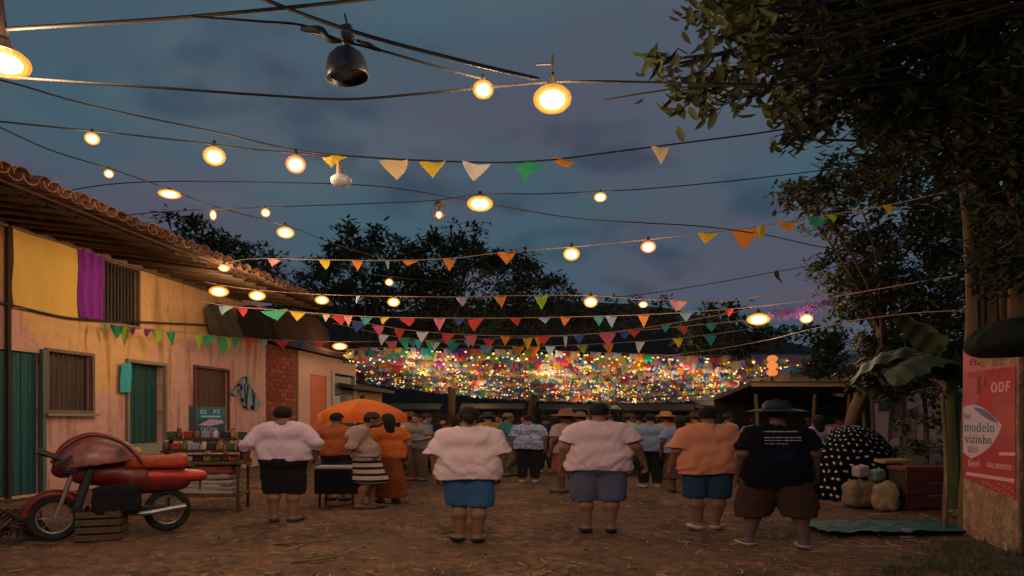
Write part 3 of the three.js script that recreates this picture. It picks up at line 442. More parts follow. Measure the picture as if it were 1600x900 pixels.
// ---------------------------------------------------------------- people
function surfaceNet(sdf, lo, hi, cell) {      // meshes a distance field; lo, hi: corners
  const nx = Math.ceil((hi[0] - lo[0]) / cell) + 1, ny = Math.ceil((hi[1] - lo[1]) / cell) + 1, nz = Math.ceil((hi[2] - lo[2]) / cell) + 1;
  const f = new Float32Array(nx * ny * nz), id = new Int32Array(nx * ny * nz).fill(-1), pos = [], idx = [];
  // skip far space: the field is close to a true distance, so test coarse blocks first
  const B = 4, diag = B * cell * 1.8;
  f.fill(1);
  for (let k0 = 0; k0 < nz; k0 += B) for (let j0 = 0; j0 < ny; j0 += B) for (let i0 = 0; i0 < nx; i0 += B) {
    const d = sdf(lo[0] + (i0 + B / 2) * cell, lo[1] + (j0 + B / 2) * cell, lo[2] + (k0 + B / 2) * cell);
    const far = Math.abs(d) > diag + 0.03;
    for (let k = k0; k < Math.min(nz, k0 + B); k++) for (let j = j0; j < Math.min(ny, j0 + B); j++) for (let i = i0; i < Math.min(nx, i0 + B); i++)
      f[(k * ny + j) * nx + i] = far ? d : sdf(lo[0] + i * cell, lo[1] + j * cell, lo[2] + k * cell);
  }
  const at = (i, j, k) => (k * ny + j) * nx + i;
  for (let k = 0; k < nz - 1; k++) for (let j = 0; j < ny - 1; j++) for (let i = 0; i < nx - 1; i++) {
    let m = 0, x = 0, y = 0, z = 0, c = 0; const v = [];
    for (let q = 0; q < 8; q++) { const w = f[at(i + (q & 1), j + ((q >> 1) & 1), k + (q >> 2))]; v.push(w); if (w < 0) m |= 1 << q; }
    if (m === 0 || m === 255) continue;
    for (let q = 0; q < 8; q++) for (const b of [1, 2, 4]) { if (q & b) continue; const r = q | b; if ((v[q] < 0) !== (v[r] < 0)) { const t = v[q] / (v[q] - v[r]); x += (q & 1) + (b === 1 ? t : 0); y += ((q >> 1) & 1) + (b === 2 ? t : 0); z += (q >> 2) + (b === 4 ? t : 0); c++; } }
    id[at(i, j, k)] = pos.length / 3; pos.push(lo[0] + (i + x / c) * cell, lo[1] + (j + y / c) * cell, lo[2] + (k + z / c) * cell);
  }
  for (let k = 1; k < nz - 1; k++) for (let j = 1; j < ny - 1; j++) for (let i = 1; i < nx - 1; i++) {
    const a = f[at(i, j, k)] < 0;
    const quad = (p, q, r, s, flip) => { if (p < 0 || q < 0 || r < 0 || s < 0) return; flip ? idx.push(p, q, r, p, r, s) : idx.push(p, r, q, p, s, r); };
    if (a !== (f[at(i + 1, j, k)] < 0)) quad(id[at(i, j - 1, k - 1)], id[at(i, j, k - 1)], id[at(i, j, k)], id[at(i, j - 1, k)], a);
    if (a !== (f[at(i, j + 1, k)] < 0)) quad(id[at(i - 1, j, k - 1)], id[at(i - 1, j, k)], id[at(i, j, k)], id[at(i, j, k - 1)], a);
    if (a !== (f[at(i, j, k + 1)] < 0)) quad(id[at(i - 1, j - 1, k)], id[at(i, j - 1, k)], id[at(i, j, k)], id[at(i - 1, j, k)], a);
  }
  const g = new THREE.BufferGeometry(); g.setAttribute('position', new THREE.Float32BufferAttribute(pos, 3)); g.setIndex(idx);
  g.computeVertexNormals();
  return g;
}
const smin = (a, b, k) => { const h = Math.max(k - Math.abs(a - b), 0) / k; return Math.min(a, b) - h * h * k * 0.25; };
function cap(x, y, z, c) { // tapered capsule [ax,ay,az,bx,by,bz,ra,rb]
  const bx = c[3] - c[0], by = c[4] - c[1], bz = c[5] - c[2], px = x - c[0], py = y - c[1], pz = z - c[2];
  let t = (px * bx + py * by + pz * bz) / (bx * bx + by * by + bz * bz + 1e-9); t = t < 0 ? 0 : t > 1 ? 1 : t;
  const dx = px - bx * t, dy = py - by * t, dz = pz - bz * t;
  return Math.sqrt(dx * dx + dy * dy + dz * dz) - (c[6] + (c[7] - c[6]) * t);
}
const field = (caps, k) => (x, y, z) => { let d = 9; for (const c of caps) d = smin(d, cap(x, y, z, c), k); return d; };
const C = (a, b, ra, rb) => [...a, ...b, ra, rb ?? ra];
const mixp = (a, b, t) => a.map((v, i) => v + (b[i] - v) * t);
function handCaps(wr, el, side, curl = 0.5) {   // palm, four fingers, thumb along the forearm
  const ax = V(wr[0] - el[0], wr[1] - el[1], wr[2] - el[2]).normalize(), out = V(side, 0, 0), palmN = V().crossVectors(ax, V(0, 0, 1)).normalize().multiplyScalar(1), fwd = V(0, 0, -1).addScaledVector(ax, ax.z).normalize(), inn = V().crossVectors(ax, fwd).normalize();
  if (inn.x * side > 0) inn.negate();           // palms face the thighs
  const w = V(...wr), pt = (a, f, n) => w.clone().addScaledVector(ax, a).addScaledVector(fwd, f).addScaledVector(inn, n).toArray(), caps = [];
  const fl = [0.068, 0.077, 0.072, 0.055];
  for (let i = 0; i < 4; i++) {
    const f = 0.032 - i * 0.0215, kn = [0.088, f, 0], m = [kn[0] + fl[i] * 0.55 * Math.cos(curl * 0.7), f * 1.12, fl[i] * 0.55 * Math.sin(curl * 0.7)], e = [m[0] + fl[i] * 0.5 * Math.cos(curl * 1.9), f * 1.15, m[2] + fl[i] * 0.5 * Math.sin(curl * 1.9)];
    caps.push(C(pt(-0.01, f * 0.5, 0), pt(...kn), 0.015, 0.0125), C(pt(...kn), pt(...m), 0.0098, 0.009), C(pt(...m), pt(...e), 0.009, 0.0072));
  }
  caps.push(C(pt(0.02, 0.026, 0.004), pt(0.058, 0.052, 0.016), 0.0145, 0.0115), C(pt(0.058, 0.052, 0.016), pt(0.095, 0.056, 0.026), 0.0105, 0.008));
  return caps;
}
const skins = { brown: std(0.2, 0.095, 0.055, 0.6), dark: std(0.11, 0.052, 0.034, 0.6), tan: std(0.3, 0.155, 0.09, 0.6) };
const hairM = new THREE.MeshPhysicalMaterial({ color: rgb(0.012, 0.01, 0.009), roughness: 0.8, specularIntensity: 0.5 }), soleM = std(0.05, 0.045, 0.04, 0.8);
function figure(o) {
  // joints of a 1.75 m figure facing -z; o overrides
  const J = { pelvis: [0, 0.96, 0], chest: [0, 1.27, 0.01], neck: [0, 1.48, 0.02], head: [0, 1.635, 0.0], shL: [-0.17, 1.395, 0.02], shR: [0.17, 1.395, 0.02], elL: [-0.25, 1.14, 0.05], elR: [0.25, 1.14, 0.05], wrL: [-0.265, 0.9, -0.02], wrR: [0.265, 0.9, -0.02], hipL: [-0.09, 0.93, 0], hipR: [0.09, 0.93, 0], knL: [-0.1, 0.5, -0.02], knR: [0.1, 0.5, -0.02], anL: [-0.1, 0.085, 0.03], anR: [0.1, 0.085, 0.03], toeL: [-0.12, 0.035, -0.15], toeR: [0.12, 0.035, -0.15], ...o.joints };
  const gth = o.girth ?? 1, k = (o.H ?? 1.75) / 1.75, cell = o.cell ?? 0.013, lean = J.chest[2] - 0.01;
  const q = (j, dx, dy, dz) => [j[0] + dx, j[1] + dy, j[2] + dz];
  const torso = (e) => [C(q(J.chest, -0.09, 0.06, 0), q(J.chest, 0.09, 0.06, 0), 0.105 * gth + e), C(mixp(q(J.pelvis, -0.07, 0.06, 0), q(J.chest, -0.07, 0, 0), 0.45), mixp(q(J.pelvis, 0.07, 0.06, 0), q(J.chest, 0.07, 0, 0), 0.45), 0.115 * gth + e), C(q(J.pelvis, -0.075, 0, 0.01), q(J.pelvis, 0.075, 0, 0.01), 0.12 * gth + e), C(J.shL, J.neck, 0.05 + e, 0.045 + e * 0.6), C(J.shR, J.neck, 0.05 + e, 0.045 + e * 0.6)];
  const ag = 0.6 + 0.4 * gth;
  const bones = [...torso(0), C(J.neck, q(J.head, 0, -0.05, 0.01), 0.056, 0.05), C(J.shL, J.elL, 0.056 * ag, 0.042 * ag), C(J.elL, J.wrL, 0.042 * ag, 0.028), C(J.shR, J.elR, 0.056 * ag, 0.042 * ag), C(J.elR, J.wrR, 0.042 * ag, 0.028),
    C(J.hipL, J.knL, 0.088 * gth, 0.056 * ag), C(J.hipR, J.knR, 0.088 * gth, 0.056 * ag), C(J.knL, mixp(J.knL, J.anL, 0.35).map((v, i) => v + (i === 2 ? 0.025 : 0)), 0.054 * ag, 0.056 * ag), C(mixp(J.knL, J.anL, 0.35).map((v, i) => v + (i === 2 ? 0.02 : 0)), J.anL, 0.054 * ag, 0.036), C(J.knR, mixp(J.knR, J.anR, 0.35).map((v, i) => v + (i === 2 ? 0.025 : 0)), 0.054 * ag, 0.056 * ag), C(mixp(J.knR, J.anR, 0.35).map((v, i) => v + (i === 2 ? 0.02 : 0)), J.anR, 0.054 * ag, 0.036),
    C(q(J.anL, 0, -0.04, 0.02), J.toeL, 0.038, 0.03), C(q(J.anR, 0, -0.04, 0.02), J.toeR, 0.038, 0.03)];
  const all = Object.values(J), lo = [0, 1, 2].map(i => Math.min(...all.map(p => p[i])) - 0.26), hi = [0, 1, 2].map(i => Math.max(...all.map(p => p[i])) + 0.26); lo[1] = -0.03;
  const bodyG = surfaceNet(field(bones, 0.035), lo, hi, cell);
  // head: skull, jaw, nose, brow, ears
  const h = J.head, hy = o.headYaw ?? 0, ht = o.headTilt ?? 0, ch = Math.cos(hy), sh = Math.sin(hy), ct = Math.cos(ht), st = Math.sin(ht);
  const toHead = (x, y, z) => { x -= h[0]; y -= h[1]; z -= h[2]; const x2 = x * ch - z * sh; let z2 = x * sh + z * ch; const y2 = y * ct - z2 * st; z2 = y * st + z2 * ct; return [x2, y2, z2]; };
  const headCaps = [C([0, -0.075, -0.055], [0, -0.06, -0.02], 0.036, 0.05), C([0, 0.0, -0.098], [0, -0.028, -0.112], 0.009, 0.014), C([-0.035, 0.022, -0.082], [0.035, 0.022, -0.082], 0.014, 0.014), C([-0.018, -0.058, -0.092], [0.018, -0.058, -0.092], 0.009, 0.009), C([-0.078, 0.012, 0.012], [-0.076, -0.022, 0.004], 0.014, 0.01), C([0.078, 0.012, 0.012], [0.076, -0.022, 0.004], 0.014, 0.01)];
  const skull = (x, y, z, e = 0) => { const kx = x / (0.076 + e), ky = (y - 0.02) / (0.1 + e), kz = z / (0.095 + e); return (Math.sqrt(kx * kx + ky * ky + kz * kz) - 1) * 0.082; };
  const headF = (x, y, z) => { const [a, b, c] = toHead(x, y, z); let d = skull(a, b, c); for (const w of headCaps) d = smin(d, cap(a, b, c, w), 0.02); d = Math.max(d, -cap(a, b, c, C([-0.032, 0.0, -0.097], [-0.028, 0, -0.097], 0.012))); return smin(d, cap(x, y, z, C(J.neck, q(h, 0, -0.05, 0.01), 0.053, 0.05)), 0.02); };
  const bb = (p, r) => [[p[0] - r, p[1] - r, p[2] - r], [p[0] + r, p[1] + r, p[2] + r]];
  const headG = surfaceNet(headF, ...bb(h, 0.16), o.cell ? 0.009 : 0.0065);
  const fine = o.cell ? 0.006 : 0.0042, hands = [['L', -1], ['R', 1]].map(([s, sd]) => surfaceNet(field([...handCaps(J['wr' + s], J['el' + s], sd, o.curl ?? 0.55), C(mixp(J['wr' + s], J['el' + s], 0.12), J['wr' + s], 0.029, 0.026)], 0.009), ...bb(mixp(J['wr' + s], J['el' + s], -0.35), 0.16), fine));
  const xf = new THREE.Matrix4().makeScale((o.wide ?? 1) * k, k, k).multiply(new THREE.Matrix4().makeRotationY(o.turn ?? 0));
  const fin = (g, uv) => { if (uv) { const p = g.attributes.position, u = new Float32Array(p.count * 2); for (let i = 0; i < p.count; i++) { u[2 * i] = uv === 'back' ? (p.getZ(i) > J.chest[2] - 0.01 ? clamp((p.getX(i) + 0.3) / 0.6) : 0.001) : (p.getX(i) + p.getZ(i)) * 1.0; u[2 * i + 1] = uv === 'back' ? clamp((p.getY(i) - 0.8) / 0.75) : p.getY(i); } g.setAttribute('uv', new THREE.BufferAttribute(u, 2)); } g.applyMatrix4(xf); g.computeVertexNormals(); return g; };
  const grp = new THREE.Group();
  part('body', fin(merge([bodyG, headG, ...hands])), o.skin ?? skins.brown, grp);
  // hair or hat
  const hairF = (x, y, z) => { const [a, b, c] = toHead(x, y, z); let d = skull(a, b, c, 0.008) + 0.009 * fbm(a * 46, b * 30, c * 46, 3); d = Math.max(d, -(c * 0.75 + b * 0.85 + 0.02) + (c > 0 ? -c * 0.3 : 0), -b - 0.04 + (c < 0.02 ? 0.05 : 0)); if (o.bun) d = smin(d, cap(a, b, c, C([0, 0.0, 0.12], [0, -0.02, 0.13], 0.045)), 0.02); if (o.longHair) d = smin(d, cap(a, b, c, C([0, -0.02, 0.06], [0, -0.22, 0.08], 0.075, 0.06)), 0.03); return d; };
  part('hair', fin(surfaceNet(hairF, ...bb(h, o.longHair ? 0.34 : 0.2), o.cell ? 0.01 : 0.007)), o.hairMat ?? hairM, grp);
  if (o.hat) {
    const r = o.hat === 'cap' ? 0.1 : 0.2;
    const prof = o.hat === 'cap' ? [[0, 0.135], [0.05, 0.128], [0.088, 0.09], [0.102, 0.03], [0.1, 0.022], [0.09, 0.03], [0, 0.1]] : [[0, 0.16], [0.07, 0.15], [0.1, 0.1], [0.106, 0.05], [0.17, 0.03], [r + 0.02, 0.012], [r + 0.018, 0.004], [0.1, 0.035], [0.08, 0.06], [0, 0.1]];
    const hg = lathe(prof, 24); if (o.hat === 'cap') { const vz = new THREE.CylinderGeometry(0.1, 0.1, 0.012, 16, 1, false, Math.PI / 2, Math.PI).rotateY(0).scale(0.95, 1, 1.1).translate(0, 0.035, -0.06).toNonIndexed(); hg.deleteAttribute('uv'); vz.deleteAttribute('uv'); }
    hg.rotateX(ht).rotateY(-hy).translate(h[0], h[1] + 0.02, h[2]);
    part('hat', fin(hg), o.hatMat ?? M.black, grp);
  }
  // clothes: fields a little outside the body, cut at hems
  const arm = (s, fr, e, flare) => { const a = J['sh' + s], b = fr > 0.5 ? J['el' + s] : mixp(a, J['el' + s], fr * 2), dir = V(...b).sub(V(...a)).normalize(); return { caps: fr > 0.5 ? [C(a, J['el' + s], 0.066 * ag + e, 0.054 * ag + e), C(J['el' + s], mixp(J['el' + s], J['wr' + s], (fr - 0.5) * 2), 0.053 * ag + e, 0.04 + e)] : [C(a, b, 0.066 * ag + e, (0.066 * ag + e) * flare)], end: fr > 0.5 ? mixp(J['el' + s], J['wr' + s], (fr - 0.5) * 2) : b, dir: fr > 0.5 ? V(...J['wr' + s]).sub(V(...J['el' + s])).normalize() : dir }; };
  if (o.top) {
    const t = o.top, e = t.loose ?? 0.02, A = [arm('L', t.sleeve ?? 0.4, e * 0.6, t.flare ?? 1.14), arm('R', t.sleeve ?? 0.4, e * 0.6, t.flare ?? 1.14)], tc = [...torso(e), C(q(J.pelvis, -0.09, 0.1, 0), q(J.pelvis, 0.09, 0.1, 0), 0.12 * gth + e), C(q(J.pelvis, -0.09, -0.1, 0), q(J.pelvis, 0.09, -0.1, 0), 0.112 * gth + e * 1.2), C(q(J.pelvis, -0.09, -0.26, 0), q(J.pelvis, 0.09, -0.26, 0), 0.11 * gth + e * 1.2)], ph = (o.seed ?? 1) * 3.7;
    const F2 = (x, y, z) => {
      let d = 9; for (const c of tc) d = smin(d, cap(x, y, z, c), 0.06);
      for (const s of A) { let a = 9; for (const c of s.caps) a = smin(a, cap(x, y, z, c), 0.02); a = Math.max(a, (x - s.end[0]) * s.dir.x + (y - s.end[1]) * s.dir.y + (z - s.end[2]) * s.dir.z); d = smin(d, a, 0.035); }
      if (d > 0.08) return d;
      const sag = smooth(1.35, 0.95, y), fold = fbm(x * 4 + ph + y * 3, y * 4.5 - Math.abs(x) * 9, z * 3 + ph, 4) * 0.03 + Math.sin((y * 26 + x * (ph % 2 > 1 ? 22 : -20) + fbm(x * 5, y * 4, ph) * 9)) * 0.006 * sag * sag;
      d += fold * (t.fold ?? 1);
      const neckHole = cap(x, y, z, C(q(J.neck, 0, 0.01, 0), q(J.head, 0, 0, 0), 0.074, 0.08));
      return Math.max(d, (t.hem ?? 0.86) + 0.012 * Math.sin(x * 11 + ph) - y - lean * 0.0, -neckHole);
    };
    const g = surfaceNet(F2, lo, hi, cell);
    part(t.name ?? 'shirt', fin(g, t.uv), t.mat, grp);
  }
  if (o.bottom) {
    const b = o.bottom, e = b.loose ?? 0.022, skirt = b.skirt, ph = (o.seed ?? 1) * 1.9;
    const legs = ['L', 'R'].map(s => [C(J['hip' + s], J['kn' + s], 0.094 * gth + e * 0.8, 0.07 * ag + e * (b.flare ?? 1.6)), C(J['kn' + s], J['an' + s], 0.066 * ag + e * (b.flare ?? 1.4), 0.05 + e)]).flat();
    const base = [C(q(J.pelvis, -0.075, 0.03, 0.01), q(J.pelvis, 0.075, 0.03, 0.01), 0.122 * gth + e * 0.7), C(q(J.pelvis, -0.06, -0.04, 0.01), q(J.pelvis, 0.06, -0.04, 0.01), 0.12 * gth + e)];
    const kmid = mixp(J.knL, J.knR, 0.5), sk = skirt ? [C(J.pelvis, kmid, 0.15 * gth, 0.2 * gth), C(kmid, [kmid[0], 0.1, kmid[2]], 0.2 * gth, 0.24 * gth)] : [];
    const F3 = (x, y, z) => { let d = 9; for (const c of base) d = smin(d, cap(x, y, z, c), 0.04); let l = 9; for (const c of skirt ? sk : legs) l = smin(l, cap(x, y, z, c), skirt ? 0.05 : 0.008); d = smin(d, l, 0.03); if (d > 0.08) return d; d += fbm(x * 7 + ph, y * 6, z * 7 + ph, 3) * 0.016 + (skirt ? Math.sin(Math.atan2(x, z) * 11) * 0.01 * smooth(0.9, 0.4, y) : 0); return Math.max(d, (b.hem ?? 0.46) + 0.008 * Math.sin(x * 9 + ph) - y, y - (b.waist ?? (o.top ? (o.top.hem ?? 0.86) + 0.03 : 1.02))); };
    part(b.name ?? (skirt ? 'skirt' : b.hem < 0.2 ? 'trousers' : 'shorts'), fin(surfaceNet(F3, lo, hi, cell), b.uv), b.mat, grp);
  }
  if (o.shoe) for (const s of ['L', 'R']) { const a = J['an' + s], t = J['toe' + s]; const F4 = (x, y, z) => Math.max(smin(cap(x, y, z, C(q(a, 0, -0.04, 0.025), t, 0.048, 0.04)), 9, 0.01), y - (Math.max(a[1], 0.08) + (o.shoeHigh ?? -0.025))); part('shoe', fin(surfaceNet(F4, ...bb(mixp(a, t, 0.5), 0.2), 0.009)), o.shoe, grp); }
  return grp;
}
function addPerson(g, label, pos, group) { g.name = numbered('person'); g.position.copy(pos); scene.add(g); return tag(g, label, 'person', group); }
const tee = (r, g, b) => cloth(r, g, b);
const backPrint = canvasTex(512, 512, (c) => { c.fillStyle = '#0a0b10'; c.fillRect(0, 0, 512, 512); c.fillStyle = '#b9b9c4'; for (const [y, n, h] of [[84, 21, 9], [134, 24, 8], [158, 22, 8], [186, 15, 7]]) { let x = 150; for (let i = 0; i < n && x < 372; i++) { const w = 4 + ((i * 7 + y) % 6); c.fillRect(x, y, w, h); c.clearRect(x + w, y, 0, 0); x += w + ((i * 5 + y) % 4 === 0 ? 7 : 2.5); } } c.fillStyle = '#0d1436'; c.fillRect(190, 250, 130, 60); });
const denim = (r, g, b) => cloth(r, g, b, { bumpMap: plasterBump, bumpScale: 0.006 });
{
  const W = 1.72;
  // five walkers seen from behind
  addPerson(figure({ H: 1.79, wide: W, girth: 1.08, seed: 1, headTilt: -0.35, skin: skins.brown, joints: { head: [-0.01, 1.62, -0.035], elL: [-0.29, 1.18, 0.1], wrL: [-0.33, 0.98, -0.02], elR: [0.3, 1.19, 0.08], wrR: [0.27, 0.99, -0.08], anL: [-0.075, 0.085, 0.03], anR: [0.085, 0.085, 0.05], toeL: [-0.1, 0.035, -0.14], knL: [-0.09, 0.5, -0.02], knR: [0.09, 0.5, -0.02] }, top: { mat: tee(0.6, 0.46, 0.57), hem: 0.93, sleeve: 0.72, loose: 0.028 }, bottom: { mat: cloth(0.012, 0.012, 0.015), hem: 0.42 }, shoe: soleM }), 'person in a lilac long-sleeved top and black shorts beside the goods table', G(443, 815));
  addPerson(figure({ H: 1.73, wide: W, girth: 1.1, seed: 2, headTilt: -0.1, joints: { elL: [-0.25, 1.12, 0.05], wrL: [-0.255, 0.86, -0.01], elR: [0.25, 1.13, 0.04], wrR: [0.235, 0.87, -0.05], knL: [-0.078, 0.5, -0.04], knR: [0.08, 0.5, 0.02], anL: [-0.07, 0.085, 0.0], anR: [0.065, 0.085, 0.06], toeL: [-0.12, 0.035, -0.1], toeR: [0.09, 0.035, -0.12] }, bun: true, top: { mat: tee(0.66, 0.5, 0.55), hem: 0.815, sleeve: 0.49, loose: 0.034 }, bottom: { mat: denim(0.035, 0.1, 0.24), hem: 0.47 }, shoe: M.black }), 'person in a pale pink tee and bright blue shorts, hair tied back', G(733, 846));
  addPerson(figure({ H: 1.8, wide: W, girth: 1.16, seed: 4, joints: { elL: [-0.27, 1.15, 0.05], wrL: [-0.3, 0.91, -0.03], elR: [0.29, 1.16, 0.06], wrR: [0.36, 0.94, -0.04], knL: [-0.11, 0.5, -0.03], knR: [0.1, 0.5, 0.0], anL: [-0.1, 0.085, 0.02], anR: [0.085, 0.085, 0.05] }, top: { mat: tee(0.63, 0.46, 0.52), hem: 0.84, sleeve: 0.38, loose: 0.034, fold: 1.3 }, bottom: { mat: denim(0.085, 0.1, 0.16), hem: 0.42, loose: 0.03 }, shoe: M.black }), 'heavy person in a pale pink tee and grey denim shorts', G(936, 831));
  const inked = skins.dark;
  addPerson(figure({ H: 1.75, wide: W, girth: 1.12, seed: 5, headYaw: -0.2, skin: skins.brown, joints: { elL: [-0.265, 1.13, 0.06], wrL: [-0.3, 0.9, -0.05], elR: [0.25, 1.13, 0.04], wrR: [0.25, 0.9, -0.06], anL: [-0.08, 0.085, 0.02], anR: [0.06, 0.085, 0.0], toeR: [0.14, 0.035, -0.14] }, top: { mat: tee(0.6, 0.24, 0.14), hem: 0.8, sleeve: 0.46, loose: 0.034, fold: 1.2 }, bottom: { mat: denim(0.025, 0.055, 0.11), hem: 0.45 }, shoe: std(0.4, 0.38, 0.38) }), 'person in a loose orange tee and navy shorts next to the one in black', G(1106, 827));
  addPerson(figure({ H: 1.76, wide: W, girth: 1.14, seed: 7, skin: skins.dark, hat: 'brim', joints: { elL: [-0.25, 1.14, 0.05], wrL: [-0.27, 0.9, -0.06], elR: [0.26, 1.14, 0.04], wrR: [0.29, 0.9, -0.03], hipL: [-0.1, 0.93, 0], hipR: [0.1, 0.93, 0], knL: [-0.14, 0.5, -0.1], knR: [0.15, 0.5, 0.02], anL: [-0.2, 0.085, -0.02], anR: [0.16, 0.085, 0.14], toeL: [-0.23, 0.035, -0.2], toeR: [0.17, 0.035, -0.04] }, top: { mat: cloth(1, 1, 1, { map: backPrint }), hem: 0.76, sleeve: 0.4, loose: 0.032, uv: 'back' }, bottom: { mat: cloth(0.05, 0.025, 0.017), hem: 0.36, loose: 0.034, flare: 2.2 }, shoe: std(0.42, 0.4, 0.38), shoeHigh: -0.045 }), 'person in a printed black tee, brown shorts and brimmed hat, mid stride', G(1214, 853));
  // bending customer in side view and the one behind
  const stripes = canvasTex(64, 256, (c) => { c.fillStyle = '#b9a29a'; c.fillRect(0, 0, 64, 256); c.fillStyle = '#241d20'; for (let i = 0; i < 4; i++) c.fillRect(0, 20 + i * 64, 64, 26); }); stripes.repeat.set(1, 2.2);
  addPerson(figure({ H: 1.72, wide: 1.5, girth: 1.05, seed: 8, turn: -1.35, hat: 'cap', hatMat: cloth(0.05, 0.03, 0.025), joints: { chest: [0, 1.25, 0.1], neck: [0, 1.45, 0.02], head: [0, 1.59, -0.07], shL: [-0.17, 1.4, 0.08], shR: [0.17, 1.4, 0.08], elL: [-0.24, 1.12, 0.14], wrL: [-0.2, 0.98, -0.08], elR: [0.24, 1.12, 0.18], wrR: [0.2, 0.96, 0.0], knL: [-0.1, 0.5, -0.08], anL: [-0.1, 0.085, -0.08], anR: [0.1, 0.085, 0.1], toeL: [-0.12, 0.035, -0.25], toeR: [0.12, 0.035, -0.08] }, top: { mat: cloth(0.34, 0.24, 0.22), hem: 0.93, sleeve: 0.55, loose: 0.035 }, bottom: { mat: cloth(1, 1, 1, { map: stripes }), hem: 0.48, skirt: true, uv: 'all' }, shoe: soleM }), 'person in a beige top and striped wrap stooping at the table', G(572, 795));
  addPerson(figure({ H: 1.68, wide: 1.6, girth: 1.05, cell: 0.018, seed: 9, turn: 0.4, longHair: true, top: { mat: cloth(0.5, 0.13, 0.03), hem: 0.88, sleeve: 0.3 }, bottom: { mat: cloth(0.2, 0.055, 0.02), hem: 0.12, skirt: true }, shoe: soleM }), 'person all in orange and rust with long dark hair behind the striped wrap', G(606, 786));
  addPerson(figure({ H: 1.7, wide: 1.6, girth: 1.1, cell: 0.018, seed: 10, turn: -0.4, joints: { elL: [-0.3, 1.16, 0.05], wrL: [-0.32, 0.98, -0.1] }, top: { mat: cloth(0.34, 0.09, 0.03), hem: 0.9, sleeve: 0.7, loose: 0.03 }, bottom: { mat: M.black, hem: 0.5 }, shoe: soleM }), 'person in a rust brown shirt beside the stooping customer', G(526, 782));
}

